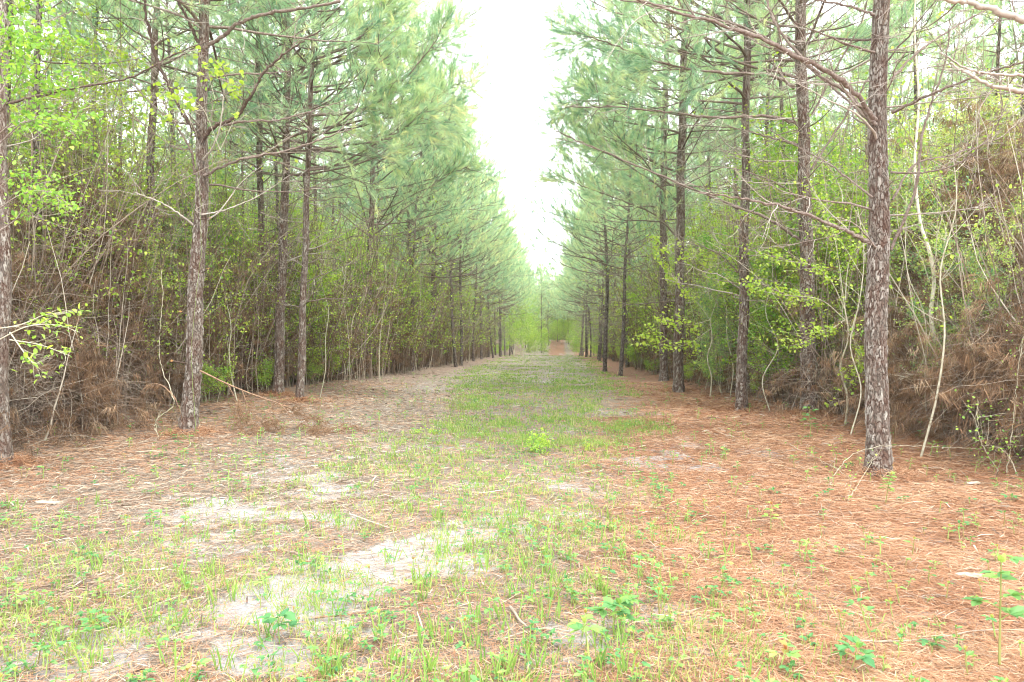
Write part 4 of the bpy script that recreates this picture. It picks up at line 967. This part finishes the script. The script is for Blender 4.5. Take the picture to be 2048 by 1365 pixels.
def brushwood(name, label, sd, n, ymin, ymax, off0, tone):
    g = Geo(); y = ymin+(U(0, 1, n)**1.5)*(ymax-ymin); x = TR*y+sd*(off0-.95*sst(20, 30, y)+rng.gamma(1.5, 1.8, n))
    H = U(2.0, 8.5, n); r = U(.004, .013, n)*np.clip(y/14, 1, 2)
    P = paths(np.stack([x, y, gz(x, y)-.03], -1), norm(np.stack([rng.normal(size=n)*.14-sd*.05, rng.normal(size=n)*.14, np.ones(n)], -1)), H, 11, .05, .11)
    V, F = tubes(P, taper(r, r*.3, 11), 5); tn = np.clip(rng.normal(tone, .22, n), 0, 1); g.add(V, F, 1, np.repeat(tn, 55))
    m = n*11; b = rng.integers(0, n, m); t = U(.12, .98, m)*9.99; i = t.astype(int)
    B = P[b, i]; a = U(0, 6.28, m); D = np.stack([np.cos(a), np.sin(a), U(-.3, .9, m)], -1); L = U(.25, 1.3, m)
    Q = paths(B, D, L, 6, U(-.5, .9, m), .15)
    V, F = tubes(Q, taper(r[b]*.38, r[b]*.12, 6), 3); g.add(V, F, 1, np.repeat(np.clip(tn[b]+rng.normal(size=m)*.1, 0, 1), 18))
    # brown needles caught on some twigs, low down mostly
    k = (U(0, 1, m) < .55*np.clip(1.2-B[:, 2]/5.5, .06, 1)); q = Q[k][:, 1:].reshape(-1, 3); K = 9
    C = np.repeat(q, K, 0)+rng.normal(size=(len(q)*K, 3))*.05; nn = len(C)
    DD = norm(np.stack([rng.normal(size=nn)*.5, rng.normal(size=nn)*.5, -np.abs(rng.normal(1, .5, nn))], -1))
    V, F = blades(C, DD, U(.08, .19, nn), .0045*np.clip(C[:, 1]/10, 1, 2.5), 0, 1)
    g.add(V, F, 0, np.repeat(np.clip(rng.normal(.5, .2, nn), 0, 1), 3))
    k = (U(0, 1, m) < .42) & (B[:, 2] > 1.0); q = Q[k][:, 2:].reshape(-1, 3); C = np.repeat(q, 2, 0)+rng.normal(size=(len(q)*2, 3))*.05
    V, F = leaves(C, rand_dir(len(C)), U(.04, .08, len(C))*np.clip(C[:, 1]/22, 1, 1.8), 1.2, .6)
    g.add(V, F, 2, np.repeat(np.clip(rng.normal(.62, .2, len(C)), 0, 1), 6))
    o = g.build(name, [M['deadneedle'], M['twig'], M['gum']]); tag(o, label, 'undergrowth', None, 'stuff')
brushwood('undergrowth', 'tangle of thin bare stems and twigs rising among the left pines', -1, 2900, 11, 75, 8.2, .5)
brushwood('undergrowth', 'tangle of thin bare stems and twigs rising among the right pines', 1, 2200, 13, 75, 5.2, .52)

# ------------------------------------------------------------------ far woods mass behind both stands
def far_woods():
    g = Geo()
    n = 190000
    sd = np.where(U(0, 1, n) < .5, -1., 1.); y = 6+U(0, 1, n)*130; off = 19+rng.gamma(2, 2.2, n)
    x = TR*y+sd*off+(sd > 0)*-2.0; far = U(0, 1, n) < .3
    y = np.where(far, 136+U(0, 14, n), y); x = np.where(far, U(-30, 50, n), x)
    z = U(0, 1, n)**.9*np.where(far, 10, 13)
    k = (fbm(x*.35+y*.2, z*.4+y*.3, 171) > .34); x, y, z = x[k], y[k], z[k]; n = len(x)
    C = np.stack([x, y, gz(x, y)+z], -1); K = 5
    B = np.repeat(C, K, 0)+rng.normal(size=(n*K, 3))*.25
    V, F = leaves(B, rand_dir(n*K), U(.10, .22, n*K)*np.clip(np.repeat(y, K)/40, 1, 2.2), 1.1, .4)
    tn = np.repeat(np.clip(rng.normal(.62, .2, n), 0, 1), K); g.add(V, F, 0, np.repeat(tn, 6))
    m = 420; sd = np.where(U(0, 1, m) < .5, -1., 1.); y = 8+U(0, 1, m)*125; x = TR*y+sd*(19+rng.gamma(2, 2, m))
    P = paths(np.stack([x, y, gz(x, y)-.1], -1), np.tile([0, 0, 1.], (m, 1)), U(12, 15, m), 6, 0, .02)
    V, F = tubes(P, taper(np.full(m, .10), np.full(m, .03), 6), 5); g.add(V, F, 1, .4)
    o = g.build('far_woods', [M['holly'], M['limb']]); tag(o, 'dense green woodland closing in behind both pine stands', 'woods', None, 'stuff')
far_woods()

# ------------------------------------------------------------------ single near details
def origin_thing(name, px, py, d=None):
    if d is None: x, y = gp(px, py)
    else: x, y = side(px, d), d
    r = empty(name, (x, y, float(gz(x, y)))); return r, np.array(r.location)
# pale crooked sapling at right
r, og = origin_thing('sapling', 1860, 890)
dd = og[1]
P = smooth_path(np.array([wp(1860, 893, dd), wp(1864, 800, dd), wp(1870, 700, dd), wp(1862, 630, dd), wp(1868, 560, dd), wp(1858, 500, dd), wp(1840, 440, dd+.1), wp(1830, 330, dd+.2), wp(1838, 200, dd+.3), wp(1830, 60, dd+.4), wp(1835, -60, dd+.5)])-og, 60)
P[:, 2] = np.maximum(P[:, 2], -.03); P[0, 2] = -.05
g = Geo(); V, F = tubes(P[None], taper(.036, .012, 60)*(1+.06*rng.normal(size=60)), 12); g.add(V, F, 0, .72); g.build('trunk', M['pale'], r, True)
for pts, r0 in (([(1866, 730, dd), (1900, 700, dd-.1), (1960, 630, dd-.3), (2040, 570, dd-.5), (2080, 560, dd-.6)], .010), ([(1868, 735, dd), (1880, 770, dd-.1), (1930, 830, dd-.2), (1960, 900, dd-.4)], .007),
                ([(1866, 560, dd), (1900, 540, dd), (1950, 535, dd), (2040, 540, dd)], .009), ([(1862, 530, dd), (1910, 505, dd-.1), (1960, 515, dd-.2), (2050, 490, dd-.3)], .010),
                ([(1866, 640, dd), (1840, 735, dd-.1), (1800, 760, dd-.2)], .008), ([(1864, 900, dd-.1), (1850, 800, dd-.1), (1850, 640, dd), (1815, 540, dd), (1812, 380, dd)], .012)):
    px_branch(r, og, pts, r0, .003, 6, .35, False, 'pale', .7)
gs, gf = leafy(1, 3.2, .1, 30, .035, 220, 4, .004, wid=1.1, tm=.5, clump=.8)
gf.build('foliage', M['holly'], r).location = (0, 0, .5)
tag(r, 'crooked pale barked sapling to the right of the thickest pine', 'sapling')
# leaning twiggy sapling at far right edge and greenbrier vines
def vine(label, lines, leafn=60, lm='gum', r0=.006, spread=.04, mats='pale', lsz=.03, tone=.5):
    allp = [np.array([wp(*p) for p in l]) for l in lines]
    o0 = allp[0][0].copy(); o0[2] = float(gz(o0[0], o0[1])); r = empty('vine', o0)
    g = Geo(); B = []
    for W in allp:
        P = smooth_path(W-o0, 8*len(W)); P[1:-1] += rng.normal(size=(len(P)-2, 3))*.006
        V, F = tubes(P[None], taper(r0, r0*.35, len(P)), 6); g.add(V, F, 0, tone); B.append(P)
        k = 5; i = rng.integers(2, len(P)-1, k); Q = paths(P[i], norm(rand_dir(k)+np.array([0, 0, .3])), U(.12, .4, k), 5, 0, .2)
        V, F = tubes(Q, taper(np.full(k, r0*.45), np.full(k, r0*.15), 5), 4); g.add(V, F, 0, tone); B += list(Q)
    g.build('stems', M[mats], r, True)
    if leafn:
        A = np.concatenate(B); i = rng.integers(0, len(A), leafn)
        g = Geo(); V, F = leaves(A[i]+rng.normal(size=(leafn, 3))*spread, rand_dir(leafn), U(.6, 1.2, leafn)*lsz, 1.3, .6)
        g.add(V, F, 0, np.repeat(np.clip(rng.normal(.5, .18, leafn), 0, 1), 6)); g.build('foliage', M[lm], r)
    tag(r, label, 'vine'); return r
vine('long pale vine arching in front of the thickest pine base', [[(1650, 985, 7.0), (1690, 920, 7.1), (1760, 893, 7.1), (1850, 893, 7.3), (1960, 897, 7.5), (2060, 890, 7.6)], [(1688, 1020, 6.3), (1720, 960, 6.8), (1760, 900, 7.1)], [(1580, 890, 8.2), (1640, 920, 7.8), (1690, 950, 7.4), (1715, 975, 7.2)]], 50, 'gum', .0035)
vine('upright green leaved vine at the right frame edge', [[(2010, 960, 7.3), (2025, 860, 7.3), (2035, 740, 7.3), (2060, 640, 7.3)], [(2000, 950, 7.4), (1960, 880, 7.3), (1955, 800, 7.3)], [(2040, 960, 7.2), (2005, 900, 7.2), (1960, 890, 7.2)]], 260, 'gum', .006, .10)
vine('bundle of arching pale stems hanging right of the crooked sapling', [[(1960, 900, 9.5), (1950, 780, 9.4), (1930, 700, 9.3), (1945, 600, 9.3)], [(1985, 870, 9.2), (1990, 780, 9.1), (1960, 700, 9), (1930, 690, 9)], [(1905, 900, 9.8), (1880, 820, 9.8), (1875, 760, 9.8)], [(2030, 850, 9), (2010, 740, 9), (2040, 680, 9)], [(1980, 830, 9.3), (1950, 820, 9.2), (1940, 760, 9.1)]], 60)
vine('thin pale stem snaking up on the left of the forked pine', [[(345, 900, 10.8), (315, 870, 10.8), (313, 840, 10.8), (345, 815, 10.8), (345, 790, 10.8), (325, 740, 10.9), (318, 690, 10.9), (325, 600, 10.9), (322, 540, 11)]], 10, 'gum', .010)
vine('slender green stem with round leaves climbing the forked pine trunk', [[(392, 860, 11.0), (384, 700, 11.05), (402, 480, 11.05), (392, 320, 11.05), (380, 200, 11.0), (400, 150, 11.0), (430, 150, 10.9)], [(385, 230, 11), (340, 190, 10.9)]], 20, 'gum', .0025, .04, 'stem', .03, .5)
def leafspray(name, label, cat, origin_px, pts_list, nl, lsz, spread, tm=.6, r0=.012, mats='limb', up=.7, lm='gum', wid=1.15, basepx=None):
    o0 = wp(*origin_px); bx, by = (o0[0], o0[1]) if basepx is None else (side(basepx[0], basepx[1]), basepx[1]); base = np.array([bx, by, float(gz(bx, by))]); r = empty(name, base)
    g = Geo(); B = []
    dv = o0-base; trunk = smooth_path(np.array([[0, 0, -.05], dv*.25+[.05, .03, 0], dv*.5+[-.06, .04, 0], dv*.75+[.05, 0, 0], dv]), 22)
    V, F = tubes(trunk[None], taper(r0*1.7, r0*.8, 22), 8); g.add(V, F, 0, .5); g.build('trunk', M[mats], r, True)
    g = Geo()
    for l in pts_list:
        P = smooth_path(np.array([wp(*p) for p in l])-base, 8*len(l)); V, F = tubes(P[None], taper(r0*.7, r0*.2, len(P)), 6); g.add(V, F, 0, .6)
        k = 9; i = rng.integers(len(P)//5, len(P)-1, k); T = norm(P[i+1]-P[i]) if True else 0
        Q = paths(P[i], norm(T+rand_dir(k)*.6), U(.15, .45, k)*spread, 6, .1, .14)
        V, F = tubes(Q, taper(np.full(k, r0*.25), np.full(k, r0*.1), 6), 4); g.add(V, F, 0, .6); B += [P[len(P)//3:]]+[q[2:] for q in Q]
    g.build('branches', M[mats], r, True)
    A = np.concatenate(B); i = rng.integers(0, len(A), nl)
    g = Geo(); V, F = leaves(A[i]+rng.normal(size=(nl, 3))*.03*spread, norm(rand_dir(nl)+np.array([.2, 0, -.25])), U(.6, 1.15, nl)*lsz, wid, up)
    g.add(V, F, 0, np.repeat(np.clip(rng.normal(tm, .13, nl), 0, 1), 6)); g.build('foliage', M[lm], r)
    tag(r, label, cat); return r
leafspray('sapling', 'leafy hardwood whose bright sprays enter at the top left corner', 'sapling', (-40, 300, 7.2),
  [[(-40, 300, 7.2), (30, 240, 7.1), (90, 190, 7.0), (140, 170, 7.0)], [(-40, 260, 7.2), (20, 150, 7.3), (60, 90, 7.4), (130, 70, 7.4)], [(-40, 200, 7.2), (0, 90, 7.2), (30, 20, 7.2), (60, -30, 7.2)],
   [(-40, 330, 7.2), (40, 250, 7.0), (110, 240, 6.9), (150, 260, 6.9)], [(-40, 280, 7.2), (20, 190, 6.8), (50, 120, 6.7), (70, 60, 6.7)]], 1500, .058, 1.5, .42)
leafspray('sapling', 'leafy sapling with long thin leaves at the left frame edge', 'sapling', (-30, 480, 6.8),
  [[(-30, 440, 6.8), (40, 390, 6.7), (100, 385, 6.6), (150, 420, 6.6)], [(-30, 400, 6.8), (30, 350, 6.8), (70, 355, 6.8)], [(-30, 480, 6.8), (30, 440, 6.8), (60, 400, 6.8), (120, 410, 6.8)]], 420, .06, 1.1, .4, .010, 'limb', .7, 'gum', .85)
leafspray('sapling', 'low sapling sprig with pointed leaves reaching in from the left edge', 'sapling', (-20, 690, 6.0),
  [[(-20, 690, 6), (50, 655, 5.9), (110, 650, 5.8), (160, 665, 5.8)], [(20, 680, 6), (80, 690, 5.9), (140, 712, 5.8)], [(-20, 660, 6), (40, 650, 6), (90, 630, 6), (130, 625, 6)], [(20, 665, 6), (60, 720, 5.9), (80, 728, 5.9)]], 130, .06, .7, .42, .008, 'pale', .75, 'gum', .85)
leafspray('sapling', 'round leaved sapling spray crossing the forked pine trunk', 'sapling', (425, 300, 11.5),
  [[(440, 300, 10.6), (400, 210, 10.5), (350, 200, 10.5), (330, 190, 10.5)], [(430, 200, 10.5), (420, 150, 10.5), (450, 130, 10.4)], [(400, 230, 10.5), (370, 215, 10.5), (345, 225, 10.5)], [(440, 300, 10.6), (480, 210, 10.6), (475, 185, 10.6)]], 190, .085, 1.2, .65, .006, 'pale', .6, 'gum', 1.5, (372, 11.9))
leafspray('sapling', 'sweetgum with star leaves between the two thick right pines', 'sapling', (1690, 620, 11.5),
  [[(1690, 620, 11.5), (1660, 560, 11.4), (1620, 530, 11.3), (1540, 520, 11.2)], [(1690, 600, 11.5), (1700, 520, 11.5), (1740, 460, 11.4)], [(1690, 640, 11.5), (1640, 600, 11.4), (1560, 590, 11.3), (1490, 575, 11.2)],
   [(1690, 640, 11.5), (1660, 660, 11.4), (1600, 690, 11.3)], [(1690, 620, 11.5), (1670, 480, 11.5), (1640, 400, 11.5)], [(1690, 660, 11.5), (1720, 700, 11.3), (1700, 740, 11.2)]], 1300, .06, 1.7, .62, .012, 'pale', .7, 'gum', 1.3)
leafspray('sapling', 'bright hardwood spray hanging across the dark barked right pine', 'sapling', (1420, 640, 18.5),
  [[(1420, 640, 18.5), (1390, 600, 18.4), (1350, 560, 18.3), (1320, 520, 18.2)], [(1420, 600, 18.5), (1400, 520, 18.4), (1340, 490, 18.3)], [(1420, 640, 18.5), (1380, 650, 18.3), (1330, 640, 18.2)], [(1420, 660, 18.5), (1370, 690, 18.3), (1320, 690, 18.2)], [(1420, 640, 18.5), (1450, 560, 18.4), (1480, 520, 18.2)]], 900, .10, 2.2, .7, .014, 'pale', .7, 'gum', 1.4)

# pale thin saplings (bare stems) in both edges
def bare_sapling(px, py, top, label, r0=.02, n=3, group=None):
    r0 = r0*U(.5, .9)
    x, y = gp(px, py); r = empty('sapling', (x, y, float(gz(x, y))-.02)); g = Geo()
    tx, ty = top; H = CAMZ+(HOR-ty)*y/FPX; dx = (tx-px)*y/FPX
    P = smooth_path(np.array([[0, 0, 0]]+[[dx*q+U(-.16, .16), U(-.1, .1), H*q] for q in (.2, .4, .6, .8)]+[[dx, 0, H]]), 24)
    V, F = tubes(P[None], taper(r0, r0*.35, 24), 8); g.add(V, F, 0, .62); g.build('trunk', M['pale'], r, True)
    g = Geo(); k = 14; i = rng.integers(8, 23, k); Q = paths(P[i], norm(rand_dir(k)+np.array([0, 0, .5])), U(.3, 1.1, k), 6, .1, .12)
    V, F = tubes(Q, taper(np.full(k, r0*.3), np.full(k, r0*.1), 6), 4); g.add(V, F, 0, .7); br = g.build('branches', M['pale'], r, True)
    m = 110; i = rng.integers(0, k, m); j = rng.integers(2, 6, m); g = Geo(); V, F = leaves(Q[i, j]+rng.normal(size=(m, 3))*.07, rand_dir(m), U(.035, .065, m), 1.2, .7)
    g.add(V, F, 0, np.repeat(np.clip(rng.normal(.6, .15, m), 0, 1), 6)); g.build('foliage', M['gum'], r)
    tag(r, label, 'sapling', group)
bare_sapling(75, 800+60, (62, 380), 'pale stemmed sapling near the left frame edge in brown brush', .024)
for px, py, tx, ty in ((475, 812, 440, 560), (640, 795, 655, 500), (700, 770, 690, 480), (788, 752, 815, 460), (760, 765, 770, 520), (835, 748, 838, 480), (818, 748, 850, 520), (905, 735, 930, 560), (940, 730, 945, 560)):
    bare_sapling(px, py, (tx, ty), 'spindly pale sapling in the brush at the left clearing edge', .02, 3, 'spindly saplings on the left edge')
for px, py, tx, ty in ((1460, 800, 1440, 500), (1410, 785, 1420, 480), (1700, 880, 1715, 420), (1540, 830, 1545, 500), (1840, 930, 1905, 300), (1925, 880, 1890, 420), (1395, 775, 1400, 560), (1280, 745, 1275, 560), (1330, 760, 1345, 560)):
    bare_sapling(px, py, (tx, ty), 'spindly pale sapling in the brush at the right clearing edge', .018, 3, 'spindly saplings on the right edge')
# thin trunk standing at end of grass
# fallen branch with brown needles
def ground_branch(name, label, cat, lines, r0, mt, needles=0, tilt=0.0, tone=.5, parts=True):
    W0 = [np.array([[*gp(p[0], p[1]), p[2] if len(p) > 2 else .012] if len(p) < 4 else [side(p[0], p[3]), p[3], CAMZ+(HOR-p[1])*p[3]/FPX] for p in l], float) for l in lines]
    for W, l in zip(W0, lines):
        for q, p in zip(W, l):
            if len(p) < 4: q[2] += gz(q[0], q[1])
    o0 = W0[0][-1].copy(); r = empty(name, o0); allP = []
    for k, W in enumerate(W0):
        P = smooth_path(W-o0, 8*len(W)); P[2:-2] += np.cumsum(rng.normal(size=(len(P)-4, 3)), 0)*np.array([1, 1, .4])*r0*.25; rr = r0 if k == 0 else r0*.45
        g = Geo(); V, F = tubes(P[None], taper(rr, rr*.35, len(P)), 8); g.add(V, F, 0, tone)
        g.build('stem' if k == 0 else 'side_twig', M[mt], r, True); allP.append(P)
    if needles:
        A = np.concatenate([P[len(P)//2:] for P in allP]); i = rng.integers(0, len(A), needles); K = 30
        C = A[i]+rng.normal(size=(needles, 3))*np.array([.12, .12, .03]); C[:, 2] = np.maximum(C[:, 2], gz(C[:, 0]+o0[0], C[:, 1]+o0[1])-o0[2]+.03)
        B = np.repeat(C, K, 0); nn = len(B); D = norm(rand_dir(nn)+np.array([.3, 0, -.5])); V, F = blades(B, D, U(.1, .2, nn), .005, 0, 1)
        V[:, 2] = np.maximum(V[:, 2], gz(V[:, 0]+o0[0], V[:, 1]+o0[1])-o0[2]+.004)
        g = Geo(); g.add(V, F, 0, np.repeat(np.clip(rng.normal(.6, .15, nn), 0, 1), 3)); g.build('dead_needles', M['deadneedle'], r)
    tag(r, label, cat); return r
ground_branch('fallen_branch', 'fallen pine branch with orange brown needles leaning against the forked pine', 'branch',
  [[(400, 742, 0, 11.0), (480, 778, 0, 11.3), (560, 808, 0, 11.6), (620, 835, 0, 11.9), (700, 862, .02)], [(484, 780, 0, 11.3), (500, 830, 0, 11.3), (512, 870, .02)], [(560, 808, 0, 11.6), (600, 850, 0, 11.6), (690, 868, .02)],
   [(530, 795, 0, 11.4), (545, 835, 0, 11.4), (560, 868, .02)], [(600, 825, 0, 11.8), (620, 852, 0, 11.8), (650, 872, .02)], [(455, 768, 0, 11.2), (470, 800, 0, 11.2), (490, 850, .03)]], .015, 'branchbrown', 150)
ground_branch('fallen_branch', 'broken grey branch end propped against the forked pine at left', 'branch', [[(352, 800, 0, 11), (330, 775, 0, 11), (308, 768, 0, 11)], [(352, 800, 0, 11), (362, 825, 0, 11), (368, 850, 0, 11.1)]], .016, 'branchbrown')
ground_branch('stick', 'long thin dark stick lying on the orange needles by the thickest pine', 'stick', [[(1480, 1045, .02), (1600, 1032, .02), (1750, 1028, .015), (1880, 1030, .02), (1990, 1020, .03)]], .008, 'branchbrown')
ground_branch('stick', 'pale curved stick lying across the lower right needles', 'stick', [[(1705, 1282, .02), (1760, 1288, .02), (1860, 1280, .015), (1960, 1265, .02), (2070, 1262, .02)], [(1900, 1278, .02), (1960, 1300, .015), (2020, 1330, .01)]], .0065, 'twig', 0, 0, .62)
ground_branch('stick', 'forked pale stick lying beside the left sand strip', 'stick', [[(700, 1032, .02), (745, 1050, .02), (785, 1060, .015), (800, 1062, .01)], [(785, 1060, .015), (790, 1075, .01), (802, 1090, .01)]], .008, 'twig', 0, 0, .75)
ground_branch('stick', 'short forked brown stick on the litter at the bottom', 'stick', [[(1375, 1345, .01), (1410, 1315, .02), (1430, 1295, .02), (1480, 1280, .01)], [(1425, 1300, .02), (1450, 1290, .03), (1470, 1282, .03)]], .0065, 'branchbrown')
ground_branch('stick', 'grey stick lying along the lower edge of central sand', 'stick', [[(780, 1190, .01), (860, 1178, .015), (940, 1155, .01)]], .006, 'twig', 0, 0, .4)
ground_branch('stick', 'thin grey stick lying in the lower left litter', 'stick', [[(560, 1105, .01), (640, 1122, .01), (720, 1118, .01), (775, 1108, .01)]], .006, 'twig', 0, 0, .6)
ground_branch('stick', 'dark curved stick in the left foreground grass', 'stick', [[(95, 1100, .01), (110, 1085, .02), (150, 1072, .02), (230, 1068, .015)]], .007, 'twig', 0, 0, .3)
ground_branch('stick', 'long straight twig slanting across the bottom centre', 'stick', [[(630, 1245, .01), (720, 1235, .01), (830, 1222, .02), (900, 1205, .01)]], .006, 'branchbrown')
ground_branch('stick', 'pale split stick at lower centre pointing to right', 'stick', [[(1020, 1225, .02), (1045, 1255, .02), (1070, 1268, .01)]], .009, 'twig', 0, 0, .65)
ground_branch('stick', 'long pale twig lying on the bottom litter below the lower sand', 'stick', [[(990, 1290, .01), (1080, 1268, .02), (1160, 1272, .01)]], .0055, 'twig', 0, 0, .7)

def chip(px, py, w_px, h, ang, label):
    x, y = gp(px, py); L = w_px*y/FPX; r = Geo(); n = 9; t = np.linspace(-1, 1, n)
    wd = (1-np.abs(t)**2.2)*L*.14*(1+.25*rng.normal(size=n))+.002; zt = .012+.010*(1-t*t)+.002*rng.normal(size=n)
    up = np.stack([t*L*.5, wd, zt], -1); dn = np.stack([t*L*.5, -wd, zt-.006], -1); mid = np.stack([t*L*.5, wd*.1, zt+.009], -1); bt = np.stack([t*L*.5, wd*0, np.full(n, -.002)], -1)
    V = np.concatenate([up, mid, dn, bt]); F = []
    for a, b in ((0, 1), (1, 2), (2, 3), (3, 0)):
        for k in range(n-1): F.append([a*n+k, a*n+k+1, b*n+k+1, b*n+k])
    r.add(V, np.array(F), 0, .72); o = r.build('wood_chip', M['straw']); o.location = (x, y, float(gz(x, y))); o.rotation_euler = (0, .05, ang); tag(o, label, 'wood chip')
chip(1952, 981, 44, .01, .15, 'pale torn wood chip on the needles right of the thickest pine')
chip(1940, 1152, 60, .01, -.1, 'pale wood chip on needles to the left of the tall corner seedling')
chip(1250, 1250, 26, .01, .9, 'small pale wood chip at bottom centre near the sand')
chip(100, 1005, 55, .01, .05, 'pale flat wood sliver in the left foreground litter')

# ------------------------------------------------------------------ thin spring haze in the air of the clearing
def haze():
    g = Geo(); x0, x1, y0, y1, z0, z1 = -90, 110, -30, 330, -3, 24
    V = [(x, y, z) for z in (z0, z1) for y in (y0, y1) for x in (x0, x1)]
    g.add(V, [(0, 2, 3, 1), (4, 5, 7, 6), (0, 1, 5, 4), (2, 6, 7, 3), (0, 4, 6, 2), (1, 3, 7, 5)])
    m = bpy.data.materials.new('air haze'); m.use_nodes = True; t = m.node_tree; t.nodes.clear()
    o_ = t.nodes.new('ShaderNodeOutputMaterial'); v = t.nodes.new('ShaderNodeVolumePrincipled')
    v.inputs['Color'].default_value = (.93, .97, 1, 1); v.inputs['Density'].default_value = HAZE; v.inputs['Anisotropy'].default_value = .3
    t.links.new(v.outputs[0], o_.inputs['Volume'])
    o = g.build('haze', m); tag(o, 'thin pale haze in the air along the clearing', 'haze', None, 'stuff')
HAZE = 0.0005
haze()
